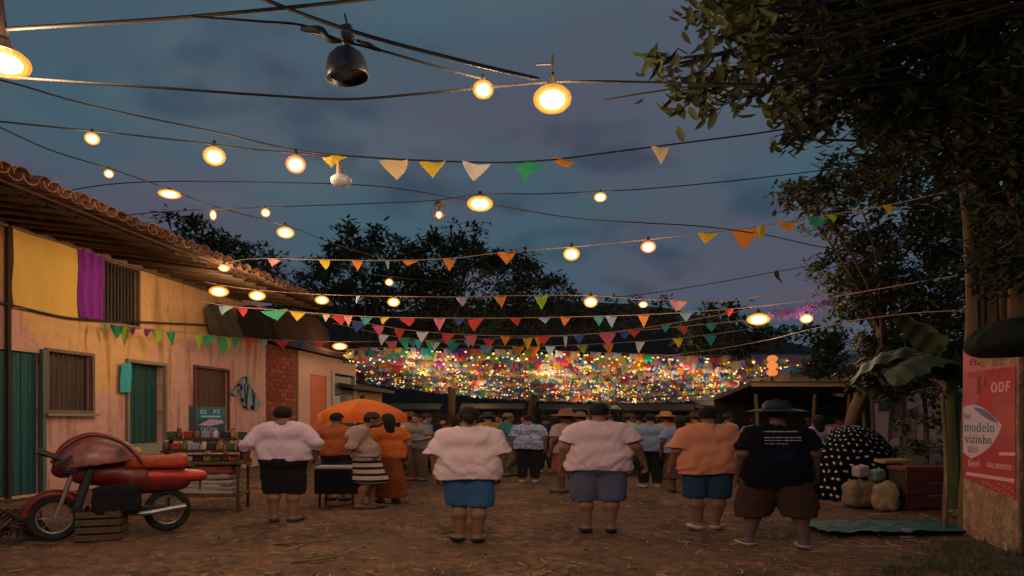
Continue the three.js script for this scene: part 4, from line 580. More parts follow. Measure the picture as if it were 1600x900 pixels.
// ---------------------------------------------------------------- the crowd farther down the street
{
  const dots = canvasTex(128, 128, (c) => { c.fillStyle = '#7f8db4'; c.fillRect(0, 0, 128, 128); c.fillStyle = '#c3c4d8'; let s = 5; for (let i = 0; i < 60; i++) { s = (s * 7919 + 13) % 10007; c.fillRect(s % 128, (s * 31) % 128, 16, 6); } c.fillStyle = '#2c3a63'; for (let i = 0; i < 34; i++) { s = (s * 7919 + 13) % 10007; c.fillRect(s % 128, (s * 17) % 128, 12, 4); } }); dots.repeat.set(3, 3);
  const motif = cloth(1, 1, 1, { map: dots });
  const base = [
    figure({ H: 1.7, wide: 1.6, girth: 1.08, cell: 0.02, seed: 11, top: { mat: motif, hem: 0.86, sleeve: 0.44, uv: 'all', loose: 0.03 }, bottom: { mat: M.black, hem: 0.12 }, shoe: std(0.4, 0.38, 0.36) }),
    figure({ H: 1.66, wide: 1.6, girth: 1.05, cell: 0.02, seed: 12, longHair: true, top: { mat: motif, hem: 0.9, sleeve: 0.36 }, bottom: { mat: M.black, hem: 0.3, skirt: true }, shoe: soleM }),
    figure({ H: 1.74, wide: 1.6, girth: 1.1, cell: 0.02, seed: 13, turn: 0.7, hat: 'brim', hatMat: cloth(0.3, 0.16, 0.07), top: { mat: motif, hem: 0.84, sleeve: 0.4 }, bottom: { mat: M.black, hem: 0.44 }, shoe: soleM }),
    figure({ H: 1.7, wide: 1.6, cell: 0.02, seed: 14, turn: 2.6, joints: { elL: [-0.26, 1.15, -0.02], wrL: [-0.15, 1.08, -0.2], elR: [0.26, 1.15, -0.02], wrR: [0.14, 1.06, -0.2] }, top: { mat: motif, hem: 0.85, sleeve: 0.4 }, bottom: { mat: M.black, hem: 0.12 }, shoe: soleM }),
    figure({ H: 1.72, wide: 1.6, girth: 1.1, cell: 0.02, seed: 15, turn: -1.2, joints: { knL: [-0.1, 0.5, -0.12], anL: [-0.1, 0.085, -0.12], toeL: [-0.12, 0.035, -0.3], anR: [0.1, 0.085, 0.2], toeR: [0.11, 0.035, 0.04] }, hat: 'cap', top: { mat: motif, hem: 0.84, sleeve: 0.44 }, bottom: { mat: M.black, hem: 0.1 }, shoe: soleM }),
  ];
  const used = new Set();
  function crowd(i, px, py, topM, botM, hatM, label, group) {
    let g = base[i];
    if (used.has(i)) g = base[i].clone(); used.add(i);
    for (const c of g.children) { if (c.name === 'shirt') c.material = topM; if (['trousers', 'skirt', 'shorts'].includes(c.name)) c.material = botM; if (c.name === 'hat' && hatM) c.material = hatM; if (c.name === 'body') c.material = pick([skins.brown, skins.dark, skins.tan]); }
    return addPerson(g, label, G(px, py), group);
  }
  const grp = 'people gathered under the canopy', c = (r, g, b) => cloth(r, g, b);
  crowd(0, 826, 754, motif, c(0.012, 0.012, 0.016), null, 'person in a patterned pale blue shirt and black trousers');
  crowd(2, 884, 770, c(0.38, 0.26, 0.27), c(0.24, 0.07, 0.05), c(0.2, 0.1, 0.05), 'person in a pale top, rust red shorts and a round brown hat');
  crowd(1, 1062, 768, motif, c(0.1, 0.05, 0.05), null, 'person in a patterned blue blouse and dark brown skirt, hair down');
  crowd(0, 1016, 762, c(0.2, 0.26, 0.4), c(0.015, 0.013, 0.014), null, 'person in a plain blue shirt and black trousers behind the grey shorts');
  crowd(2, 1040, 748, c(0.4, 0.16, 0.04), c(0.06, 0.04, 0.03), c(0.35, 0.18, 0.05), 'person in an orange shirt and tan brimmed hat');
  crowd(1, 1278, 775, c(0.3, 0.25, 0.42), c(0.07, 0.025, 0.02), null, 'person in a lavender blouse and dark maroon skirt beside the spotted drape');
  const tops = [['navy', c(0.03, 0.05, 0.13)], ['grey', c(0.18, 0.18, 0.2)], ['maroon', c(0.16, 0.03, 0.03)], ['cream', c(0.42, 0.36, 0.3)], ['teal', c(0.03, 0.16, 0.18)], ['ochre', c(0.36, 0.2, 0.04)], ['pink', c(0.42, 0.2, 0.24)], ['black', c(0.02, 0.02, 0.024)]];
  const kinds = ['trousers', 'skirt', 'shorts with a brimmed hat', 'trousers facing the walkers', 'trousers in a cap'];
  const hatCols = [c(0.2, 0.12, 0.06), c(0.05, 0.04, 0.04), c(0.1, 0.05, 0.04)];
  const bots = [['black', c(0.02, 0.02, 0.03)], ['brown', c(0.05, 0.035, 0.03)], ['navy', c(0.03, 0.05, 0.09)], ['beige', c(0.12, 0.09, 0.07)]];
  const spots = [[566, 762], [622, 748], [640, 742], [652, 752], [668, 738], [690, 735], [712, 745], [762, 740], [778, 732], [796, 744], [852, 738], [868, 730], [905, 742], [920, 732], [985, 742], [1000, 730], [1032, 730], [1088, 740], [1102, 732], [1140, 745], [1160, 738], [1180, 750], [1196, 734], [1262, 742], [1290, 738], [1312, 746], [590, 738], [730, 728], [820, 727], [950, 727], [1060, 727], [1125, 727]];
  const words = ['before the shop row', 'by the orange parasol', 'near the garland poles', 'at the far stalls'];
  spots.forEach(([px, py], n) => { const t = tops[(n * 3 + (n >> 3)) % 8], i = n % 5; crowd(i, px + rr(-3, 3), py, t[1], bots[(n + (n >> 2)) % 4][1], hatCols[n % 3], `person in a ${t[0]} top and ${bots[(n + (n >> 2)) % 4][0]} ${kinds[i]} among the far crowd`, grp); });
}

// ---------------------------------------------------------------- trees
const leafGeo = (() => { const g = new THREE.BufferGeometry(); const p = [[0, 0, 0], [0.2, 0.3, 0.05], [0, 0.35, -0.03], [-0.2, 0.3, 0.05], [0.17, 0.7, 0.02], [0, 0.72, -0.06], [-0.17, 0.7, 0.02], [0, 1.05, -0.12]]; g.setAttribute('position', new THREE.Float32BufferAttribute(p.flat(), 3)); g.setIndex([0, 1, 2, 0, 2, 3, 1, 4, 2, 4, 5, 2, 2, 5, 3, 5, 6, 3, 4, 7, 5, 5, 7, 6]); g.computeVertexNormals(); return g; })();
const leafM = (r, g, b) => new THREE.MeshPhysicalMaterial({ color: rgb(r, g, b), roughness: 0.65, transmission: 0.25, thickness: 0, side: THREE.DoubleSide });
const leaves = leafM(0.04, 0.06, 0.02);
const bark = std(0.16, 0.1, 0.06, 0.95, { bumpMap: woodBump, bumpScale: 0.02, map: woodTex });
function tree(name, label, base, trunkR, clumps, leafLen, density, mat, group, trunkPts, barkM = bark) {
  const o = thing(name, label, 'tree', base, 0, group), L = (v) => v.clone().sub(base);
  const cs = clumps.map(([x, y, r, d]) => ({ c: L(P(x, y, d)), r: r / F * d }));
  const mean = cs.reduce((a, q) => a.add(q.c), V(0, 0, 0)).divideScalar(cs.length);
  const fork = trunkPts ? L(trunkPts[trunkPts.length - 1]) : V(mean.x * 0.45, mean.y * 0.5, mean.z * 0.45);
  const tp = trunkPts ? trunkPts.map(L) : [V(0, -0.1, 0), V(fork.x * 0.2 + 0.05, fork.y * 0.5, fork.z * 0.2), fork];
  part('trunk', taper(tp, [trunkR, trunkR * 0.8, trunkR * 0.65], 18, 10), barkM, o);
  const limbs = [];
  for (const q of cs) { const m = fork.clone().lerp(q.c, 0.5); m.y += q.r * 0.25; m.x += rr(-0.2, 0.2) * q.r; limbs.push(taper([fork.clone().lerp(tp[1], rr(0, 0.25)), m, q.c], [trunkR * 0.26, trunkR * 0.13, trunkR * 0.05], 10, 6)); for (let k = 0; k < 5; k++) { const e = q.c.clone().add(V(rr(-1, 1), rr(-0.6, 0.8), rr(-1, 1)).multiplyScalar(q.r * 0.85)); limbs.push(taper([q.c.clone().lerp(m, 0.2), q.c.clone().lerp(e, 0.5).add(V(0, 0.08 * q.r, 0)), e], [trunkR * 0.09, trunkR * 0.05, trunkR * 0.025], 5, 5)); } }
  part('limbs', limbs, barkM, o);
  const mats = [], q4 = new THREE.Quaternion(), e3 = new THREE.Euler(), cols = [];
  for (const q of cs) {
    const n = Math.floor(density * (q.r / leafLen) ** 2);
    const subs = []; for (let k = 0; k < Math.max(5, n / 26); k++) { const d = V(rr(-1, 1), rr(-1, 1), rr(-1, 1)); if (d.length() > 1) d.normalize(); d.multiplyScalar(q.r * rr(0.55, 1.12)); d.y *= 0.8; subs.push(d); }
    for (let i = 0; i < n; i++) {
      const s = subs[i % subs.length], sp = leafLen * 1.5, p = q.c.clone().add(s).add(V((rnd() + rnd() - 1) * sp, (rnd() + rnd() - 1) * sp * 0.7, (rnd() + rnd() - 1) * sp));
      q4.setFromEuler(e3.set(rr(0.9, 2.6), rr(0, 6.28), rr(-0.5, 0.5), 'YXZ'));
      const k = leafLen * rr(0.7, 1.25); mats.push(new THREE.Matrix4().compose(p, q4, V(k, k, k)));
      const t = rr(0.65, 1.35); cols.push(rgb(t * rr(0.85, 1.3), t, t * rr(0.7, 1)));
    }
  }
  const im = new THREE.InstancedMesh(leafGeo, mat, mats.length); im.name = 'crown'; im.castShadow = im.receiveShadow = true; mats.forEach((m, i) => { im.setMatrixAt(i, m); im.setColorAt(i, cols[i]); }); im.userData.kind = 'stuff'; o.add(im);
  return o;
}
{
  const at = (l, d, j = 0.8) => l.map(([x, y, r]) => [x, y, r, d + rr(-j, j)]);
  const paleBark = std(0.26, 0.17, 0.1, 0.95, { bumpMap: woodBump, bumpScale: 0.02, map: woodTex });
  // the dark tree over the right edge
  tree('shade_tree', 'large dark tree overhanging the street above the poster wall', V(7.3, 0, -9.4), 0.17, [...at([[1170, 10, 80], [1290, 30, 110], [1440, 50, 150], [1590, 90, 150], [1390, 130, 110], [1510, 190, 120], [1620, 240, 130], [1430, 215, 70], [1200, 60, 45], [1500, -40, 150], [1330, -40, 120], [1690, 140, 140], [1690, 330, 120], [1610, 400, 110]], 7.6, 0.9), ...at([[1265, 120, 55], [1270, 175, 45], [1245, 215, 26], [1330, 160, 42]], 7, 0.3)], 0.15, 46, leaves, null, [V(7.3, -0.1, -9.4), V(7.25, 1.7, -9.35), V(7.22, 3.2, -9.3), V(7.2, 5.2, -9.2)], paleBark);
  tree('shade_tree', 'long low branch tree reaching out with big leaves towards the largest bulb', V(7.9, 0, -7.0), 0.13, at([[1040, 105, 34], [1100, 125, 40], [1140, 55, 26], [1165, 105, 46], [1055, 158, 22], [1120, 165, 26], [1220, 130, 44], [1195, 25, 40], [1115, 10, 24]], 5.6, 0.2), 0.16, 30, leaves, null, [V(7.9, -0.1, -7), V(7.8, 3, -7), V(7.4, 6.6, -6.9)], M.darkwood);
  // the lighter tree behind it
  tree('leafy_tree', 'leafy tree between the purple tinsel and the pale trunks', V(6.8, 0, -13), 0.16, at([[1262, 300, 44], [1330, 285, 70], [1440, 310, 95], [1300, 350, 36], [1330, 405, 52], [1400, 420, 90], [1510, 440, 100], [1345, 475, 46], [1430, 520, 85], [1360, 545, 44], [1550, 350, 110], [1240, 305, 22], [1320, 445, 34], [1350, 590, 40], [1420, 600, 50], [1520, 540, 80]], 12.6, 1), 0.19, 40, leaves, null, [V(6.8, -0.1, -13), V(6.9, 1.5, -13), V(7.6, 3.2, -12.8)]);
  tree('leafy_tree', 'scrubby tree by the far right house with the lantern column', V(9.2, 0, -24.5), 0.07, at([[1110, 520, 40], [1160, 535, 36], [1085, 545, 26], [1210, 530, 30], [1290, 560, 40], [1340, 600, 36], [1280, 520, 30], [1130, 490, 24]], 24, 1), 0.3, 60, leaves);
  // dark trees behind the roofs
  const bk = 'dark trees behind the roofs';
  tree('dark_tree', 'dark tree with a ragged domed crown left of the wire lantern', V(-10.5, 0, -45), 0.35, at([[570, 382, 42], [540, 398, 34], [612, 395, 36], [580, 430, 60], [515, 425, 36], [640, 440, 50], [545, 470, 60], [610, 490, 60], [480, 440, 45], [470, 490, 50]], 44, 3), 0.5, 30, leaves, bk);
  tree('dark_tree', 'dark tree with thin twigs reaching up beneath the wire lantern', V(-4.5, 0, -47), 0.35, at([[690, 385, 36], [660, 400, 36], [725, 380, 26], [745, 360, 12], [705, 356, 9], [720, 420, 60], [670, 460, 60], [740, 470, 60], [760, 410, 40], [690, 500, 60]], 46, 3), 0.5, 30, leaves, bk);
  tree('dark_tree', 'low dark tree sloping down towards the open sky', V(1.2, 0, -48), 0.3, at([[800, 420, 44], [835, 432, 38], [868, 440, 16], [810, 470, 60], [870, 485, 50], [800, 510, 60], [920, 500, 40], [980, 495, 34], [1040, 495, 34]], 47, 3), 0.5, 30, leaves, bk);
  tree('dark_tree', 'small dark tree just behind the tiled roof', V(-15, 0, -29), 0.22, at([[318, 362, 34], [285, 350, 24], [355, 384, 30], [262, 340, 14], [330, 410, 50], [395, 400, 24], [420, 420, 40]], 28, 1.5), 0.34, 30, leaves, bk);
}
// hill closing the view
{
  const pos = [], idx = [], n = 60;
  for (let j = 0; j <= 8; j++) for (let i = 0; i <= n; i++) { const x = -110 + 220 * i / n, t = j / 8, h = (23 + 6 * fbm(x * 0.03, 1, 2) + 1.5 * fbm(x * 0.2, 3, 1)) * smooth(130, 30, Math.abs(x + 12)); pos.push(x, Math.sin(t * Math.PI / 2) * Math.max(1, h) - 0.3, -105 - 14 * t); }
  for (let j = 0; j < 8; j++) for (let i = 0; i < n; i++) { const a = j * (n + 1) + i, b = a + n + 1; idx.push(a, a + 1, b, a + 1, b + 1, b); }
  const g = new THREE.BufferGeometry(); g.setAttribute('position', new THREE.Float32BufferAttribute(pos, 3)); g.setIndex(idx); g.computeVertexNormals();
  structure('hill', g, std(0.03, 0.028, 0.026, 1));
}
// ---------------------------------------------------------------- far end of the street: low stalls and houses
for (const [px, w, D, h, rc, lb] of [[640, 4.5, 46, 2.5, [0.05, 0.06, 0.05], 'low market stall with a green-black awning at the street end'], [770, 5, 50, 2.6, [0.11, 0.07, 0.035], 'low market stall with a brown awning at the street end'], [905, 6, 48, 2.5, [0.03, 0.03, 0.035], 'low market stall with a black awning at the street end'], [1040, 6, 44, 2.4, [0.05, 0.03, 0.03], 'low market stall with a maroon awning at the street end'], [1150, 5, 40, 2.6, [0.035, 0.035, 0.03], 'low market stall with an olive awning near the lantern column']]) {
  const o = thing('market_stall', lb, 'stall', [(px - 800) / F * D, 0, -D]);
  part('awning', [box(w, 0.06, 2.4, 0, h, 0, 0.18)], std(...rc), o);
  for (const sx of [-1, 1]) for (const sz of [-1, 1]) part('post', rod([sx * w * 0.46, 0, sz], [sx * w * 0.46, h - 0.18 * sz - 0.02, sz], 0.05), M.darkwood, o);
  part('counter', box(w * 0.9, 0.9, 0.7, 0, 0.45, 0.4), std(0.07, 0.05, 0.04), o);
  part('back_panel', box(w * 0.92, h - 0.3, 0.05, 0, (h - 0.3) / 2, -0.9), std(0.05, 0.035, 0.03), o);
}
{
  const o = thing('pink_house', 'pale pink house with a sloped roof half hidden by leaves on the right', 'house', [20.5, 0, -37]);
  part('wall', [box(9, 4.4, 0.3, 0, 2.2, 0)], std(0.4, 0.24, 0.2, 0.95, { bumpMap: plasterBump, bumpScale: 0.03 }), o);
  part('side_wall', box(0.3, 4.4, 5.7, -4.35, 2.2, -3.01), std(0.36, 0.2, 0.17), o);
  part('roof', box(9.8, 0.16, 6.4, 0, 5.1, -2.4, 0.22), std(0.22, 0.14, 0.12), o);
  part('window', box(1.2, 1.1, 0.06, -1.8, 2.6, 0.16), std(0.04, 0.035, 0.04, 0.3), o);
  part('window', box(1.2, 1.1, 0.06, 1.2, 2.6, 0.16), std(0.04, 0.035, 0.04, 0.3), o);
}
// ---------------------------------------------------------------- right side: pole stall, spotted drape, sacks, tarp
{
  const o = thing('pole_stall', 'dark pole stall with a pale roof edge coloured as if lit beside the spotted drape', 'stall', [8.2, 0, -17]);
  part('roof', box(4.6, 0.1, 3, 0, 2.32, -0.3, -0.1), std(0.04, 0.028, 0.02), o);
  part('painted_lit_edge', box(4.6, 0.08, 0.1, 0, 2.42, 1.26), M.palewood, o);  // pale strip: light along the roof edge is put into its colour
  for (const x of [-2.1, -0.7, 0.2, 0.75, 2.1]) part('post', taper([V(x, -0.05, 1.1), V(x + rr(-0.06, 0.06), 1.1, 1.1), V(x + rr(-0.1, 0.1), 2.2, 1.1)], [0.06, 0.05, 0.045], 8, 7), M.midwood, o);
  part('back_panel', box(4.6, 2.2, 0.06, 0, 1.1, -1.7), std(0.02, 0.016, 0.016), o);
  const sp = canvasTex(256, 256, (c) => { c.fillStyle = '#07070a'; c.fillRect(0, 0, 256, 256); c.fillStyle = '#cfcbd2'; for (let j = 0; j < 6; j++) for (let i = 0; i < 6; i++) { c.beginPath(); c.ellipse(22 + i * 42 + (j % 2) * 20 + ((i * 37 + j * 53) % 9) - 4, 20 + j * 42 + ((i * 29 + j * 41) % 9) - 4, 10, 6, ((i + j) % 5) * 0.3, 0, 7); c.fill(); } });
  sp.repeat.set(4.6, 2.3);
  const g = new THREE.SphereGeometry(1, 90, 40, 0, Math.PI * 2, 0, Math.PI * 0.5), p = g.attributes.position;
  for (let i = 0; i < p.count; i++) { let x = p.getX(i), y = p.getY(i), z = p.getZ(i); const a = Math.atan2(z, x), low = 1 - y, f = 1 + (0.07 * Math.sin(a * 9) + 0.05 * Math.sin(a * 17 + 1)) * low + 0.08 * fbm(x * 3, y * 3, z * 3); const s = Math.pow(Math.hypot(x, z), 0.55); const hx = Math.hypot(x, z) || 1; x = x / hx * s * f; z = z / hx * s * f; p.setXYZ(i, x * 0.86 + (y < 0.6 ? -0.12 * (0.6 - y) : 0), y * (1.44 - 0.34 * clamp(x) + 0.12 * fbm(x * 2.2, 4, z * 2.2, 3)), z * 0.5); }
  g.computeVertexNormals();
  single('spotted_drape', g, cloth(1, 1, 1, { map: sp }), 'black cloth with white spots draped over a rounded stand on the right', 'drape', G(1357, 783).add(V(0, 0, -0.35)));
  const sackM = [[0.22, 0.15, 0.09], [0.28, 0.2, 0.12], [0.17, 0.11, 0.07]].map(c => cloth(...c, { bumpMap: plasterBump, bumpScale: 0.02 }));
  const sackF = (s) => surfaceNet((x, y, z) => { const q = Math.hypot(Math.max(Math.abs(x) - 0.2, 0), Math.max(Math.abs(y - 0.22) - 0.12, 0), Math.max(Math.abs(z) - 0.1, 0)) - 0.1; return smin(q, cap(x, y, z, C([-0.12, 0.38, 0], [0.14, 0.42 + 0.02 * s, 0.02], 0.07, 0.05)), 0.1) + fbm(x * 5 + s * 3, y * 5, z * 5, 4) * 0.07; }, [-0.4, -0.05, -0.3], [0.4, 0.72, 0.3], 0.022);
  [[1348, 792, 'tan sack with tied neck standing before the spotted drape'], [1384, 796, 'plump brown sack between two others before the spotted drape'], [1416, 790, 'dark brown sack beside the red bench']].forEach(([x, y, lb], i) => single('sack', sackF(i + 1), sackM[i], lb, 'sack', G(x, y), [0, i, 0]));
  single('yellow_tray', rbox(0.55, 0.06, 0.3, 0, 0, 0, 0.02), std(0.3, 0.2, 0.05), 'shallow yellow tray lying on the sacks', 'tray', P(1395, 720, 11.6), [0.05, 0.1, 0.03]);
  for (const [x, y, c, lb] of [[1370, 742, [0.2, 0.27, 0.2], 'pale green packet on the sacks'], [1406, 744, [0.26, 0.3, 0.16], 'olive packet on the sacks by the red bench'], [1345, 736, [0.36, 0.28, 0.27], 'crumpled pinkish cloth on the sacks']]) single('packet', rbox(0.26, 0.2, 0.2, 0, 0, 0, 0.05, 0.1, 0.3, 0.1), cloth(...c), lb, 'packet', P(x, y, 11.5));
  const rb = thing('red_bench', 'long dark red bench in the shade behind the poster wall', 'bench', G(1462, 795), 0.1);
  part('seat', rbox(1.5, 0.08, 0.5, 0, 0.72, 0, 0.02), std(0.14, 0.02, 0.02, 0.7), rb);
  for (let i = 0; i < 3; i++) part('front_board', rbox(1.46, 0.2, 0.04, 0, 0.15 + i * 0.22, 0.22, 0.01), std(0.1 + i * 0.01, 0.018, 0.016, 0.8), rb);
  for (const x of [-0.68, 0.68]) part('leg', box(0.08, 0.68, 0.4, x, 0.34, -0.02), M.darkwood, rb);
  // pale cloths on a rack
  for (const [x, y, w, h, lb] of [[1402, 650, 0.42, 0.9, 'pale pink cloth hanging from the rack beneath the leaves'], [1424, 668, 0.24, 0.8, 'narrow grey pink cloth hanging beside the wider one']]) { const gg = new THREE.PlaneGeometry(w, h, 16, 12), q = gg.attributes.position; for (let i = 0; i < q.count; i++) { q.setZ(i, 0.05 * Math.sin(q.getX(i) * 24) + 0.03 * Math.sin(q.getY(i) * 5)); q.setY(i, q.getY(i) + q.getX(i) * 0.5); } gg.computeVertexNormals(); single('hanging_cloth', gg, cloth(0.34, 0.24, 0.23), lb, 'cloth', P(x, y, 13.4)); }
  const rk = thing('drying_rack', 'wooden rack of three poles under the leafy tree', 'rack', [7.9, 0, -13.5]);
  for (const x of [-0.5, 0.25, 0.8]) part('pole', taper([V(x, 0, 0), V(x + 0.06, 1.1, 0), V(x - 0.02, 2.25, 0)], [0.05, 0.045, 0.04], 8, 7), M.midwood, rk);
  part('rail', rod([-0.7, 2.1, 0.02], [1, 2.3, 0.02], 0.03), M.midwood, rk);
  // turquoise tarp on the ground
  const tg = new THREE.PlaneGeometry(2.1, 0.95, 70, 34).rotateX(-Math.PI / 2), tp = tg.attributes.position;
  for (let i = 0; i < tp.count; i++) { const x = tp.getX(i), z = tp.getZ(i); tp.setXYZ(i, x + 0.08 * fbm(z * 3, 1, x), 0.055 + 0.08 * Math.abs(fbm(x * 2.5, 2, z * 4, 4)) + 0.006 * Math.sin(x * 9 + z * 14), z + 0.16 * fbm(x * 1.5, 7, 0)); } tg.computeVertexNormals();
  single('ground_tarp', tg, std(0.025, 0.11, 0.11, 0.6, { side: THREE.DoubleSide }), 'crumpled turquoise tarp lying on the ground at the right', 'tarp', G(1378, 828), [0, 0.06, 0]);
  for (const [x, y, s, c, lb] of [[1418, 838, 0.08, [0.2, 0.22, 0.4], 'small lilac wrapper lying on the turquoise tarp edge'], [1500, 812, 0.16, [0.3, 0.18, 0.15], 'crumpled brownish bag at the foot of the poster wall']]) single('litter', surfaceNet((a, b, d) => Math.hypot(a * 0.6, b * 1.3, d) - s * 0.5 + fbm(a * 14, b * 14, d * 14 + s * 50, 3) * s * 0.4, [-s * 1.6, -s, -s], [s * 1.6, s, s], s * 0.09), cloth(...c), lb, 'litter', G(x, y).add(V(0, s * 0.35 + 0.05, 0)));
}
// ---------------------------------------------------------------- poster wall
{
  const A = V(6.2, 0, -8.8), B = V(6.0, 0, -7.6), d = B.clone().sub(A), L = d.length(), turn = Math.atan2(-d.z, d.x);
  const o = thing('poster_wall', 'weathered plaster pier with a torn red poster under the pale trunks', 'wall', A, turn);
  // local x runs from the far end to the near end; street face is -z side
  const HT = 2.58, face = new THREE.Shape(); face.moveTo(0, -0.1); face.lineTo(L, -0.1); face.lineTo(L, 2.3); face.bezierCurveTo(L * 0.7, 2.32, L * 0.15, 2.36, 0.0, HT); face.lineTo(0, -0.1);
  const g = new THREE.ExtrudeGeometry(face, { depth: 0.45, bevelEnabled: true, bevelSize: 0.02, bevelThickness: 0.03, bevelSegments: 2, curveSegments: 10 }); g.translate(0, 0, -0.48);
  const pt = srgb(pattern(512, (u, v) => { const a = tnoise(u, v, 5, 5), b = tnoise(u, v, 22, 4, 3); const k = 0.6 + a * 0.35 + b * 0.3; return [k, k * 0.78, k * 0.64]; }));
  part('pier', g, std(1, 1, 1, 0.95, { map: pt, bumpMap: plasterBump, bumpScale: 0.05 }), o);
  // poster
  const tex = canvasTex(512, 1024, (c, w, h) => {
    const gr = c; c.fillStyle = '#b0383f'; c.fillRect(0, 0, w, h);
    c.fillStyle = '#c8657c'; c.fillRect(0, 0, w, 150); c.fillStyle = '#bb5568'; c.beginPath(); c.moveTo(0, 150); c.lineTo(260, 150); c.lineTo(90, 480); c.lineTo(0, 480); c.fill();
    c.fillStyle = '#a8484e'; c.fillRect(300, 330, 212, 330); c.fillStyle = '#b5524a'; c.fillRect(330, 400, 182, 180);
    c.fillStyle = '#2a1a20'; c.font = 'bold 84px serif'; c.save(); c.translate(70, 104); c.rotate(0.06); c.fillText('ela', 0, 0); c.fillStyle = '#d9b7b7'; c.fillText('rof', 210, 8); c.restore();
    c.strokeStyle = '#7c2330'; c.lineWidth = 9; for (let i = 0; i < 15; i++) { c.beginPath(); c.moveTo(60 + i * 27, 145 + (i % 3) * 5); c.lineTo(70 + i * 27, 190 + (i % 4) * 5); c.stroke(); }
    c.fillStyle = '#8b2533'; c.fillRect(150, 190, 50, 120); c.fillRect(215, 200, 36, 70);
    c.fillStyle = '#d7a0a0'; c.font = 'bold 92px sans-serif'; c.fillText('ODF', 285, 306);
    // lozenge emblem
    c.fillStyle = '#cdb6c6'; c.beginPath(); c.moveTo(0, 400); c.bezierCurveTo(120, 360, 210, 380, 390, 520); c.bezierCurveTo(340, 650, 220, 720, 90, 760); c.lineTo(0, 720); c.fill();
    c.fillStyle = '#6d6f9c'; c.beginPath(); c.moveTo(110, 400); c.bezierCurveTo(200, 395, 310, 450, 360, 510); c.bezierCurveTo(280, 500, 170, 450, 110, 400); c.fill();
    c.fillStyle = '#41506f'; c.font = 'bold 56px serif'; c.fillText('fai', 10, 480); c.fillStyle = '#1d6f86'; c.font = 'bold 84px serif'; c.fillText('modelo', 10, 570, 330); c.fillStyle = '#2a4468'; c.font = 'bold 74px serif'; c.fillText('vizinho', 20, 650, 290); c.fillStyle = '#8a4a78'; c.fillText('uis', 50, 715, 120);
    c.fillStyle = '#d8a9ad'; c.save(); c.rotate(-0.05); c.fillRect(330, 715, 180, 22); c.restore();
    c.font = 'bold 64px sans-serif'; c.fillText('Geri', 50, 815); c.font = 'bold 44px sans-serif'; c.fillText('VALIMENTO', 250, 806, 230); c.fillRect(30, 858, 470, 24);
    c.fillStyle = '#c98a8c'; for (let i = 0; i < 260; i++) { const x = (i * 197) % 512, y = 900 + (i * 89) % 124; c.globalAlpha = 0.35; c.fillRect(x, y, 6 + i % 14, 5 + i % 9); } c.globalAlpha = 1;
  });
  const n = 40, pos = [], uv = [], idx = [];
  for (let j = 0; j <= n; j++) for (let i = 0; i <= n; i++) { const x = 0.02 + (L - 0.04) * i / n, ragged = 0.78 - 0.16 * (i / n) + 0.07 * fbm(i * 0.3, 2, 4, 3) + 0.03 * fbm(i * 1.4, 3, 1, 2), yt = 2.5 - 0.24 * smooth(0, 0.5, i / n) - 0.02, y = ragged + (yt - ragged) * j / n; pos.push(x, y, 0.008 + 0.006 * fbm(x * 5, y * 5, 3, 3)); uv.push(i / n, clamp((y - 0.55) / (2.5 - 0.55), 0.01, 0.99)); }
  for (let j = 0; j < n; j++) for (let i = 0; i < n; i++) { const a = j * (n + 1) + i, b = a + n + 1; idx.push(a, a + 1, b, a + 1, b + 1, b); }
  const pg = new THREE.BufferGeometry(); pg.setAttribute('position', new THREE.Float32BufferAttribute(pos, 3)); pg.setAttribute('uv', new THREE.Float32BufferAttribute(uv, 2)); pg.setIndex(idx); pg.computeVertexNormals();
  part('poster', pg, std(1, 1, 1, 0.8, { map: tex, side: THREE.DoubleSide }), o).userData.label = 'torn red and pink poster with a lozenge emblem';
  // dark cover bulging over its top
  single('cover_tarp', surfaceNet((x, y, z) => Math.hypot(x / 0.78, y / 0.3, z / 0.55) * 0.4 - 0.4 + fbm(x * 4, y * 4, z * 4, 3) * 0.05 + Math.max(0, -y - 0.1) * 0.6, [-1, -0.5, -0.8], [1, 0.5, 0.8], 0.035), cloth(0.008, 0.014, 0.01), 'black-green tarp bulging over the top of the poster wall', 'tarp', V(6.35, 2.55, -7.95), [0, turn, 0]);
  const st = thing('leaning_stick', 'pale stick leaning at the far corner of the poster wall', 'stick', V(6.12, 0, -9.05)); part('stick', taper([V(0, 0, 0), V(0.02, 1, 0), V(-0.04, 1.95, 0)], [0.03, 0.028, 0.024], 8, 7), M.palewood, st);
}
{ const dp = thing('dark_post', 'black post at the near corner of the poster wall', 'post', [5.98, 0, -7.36]); part('post', taper([V(0.06, -0.1, 0), V(0.05, 1.2, 0), V(0.07, 2.6, 0), V(0.1, 3.4, 0)], [0.13, 0.12, 0.12, 0.1], 14, 10), std(0.018, 0.014, 0.012, 0.9), dp); }  // plain near-black post covering the end of the pier
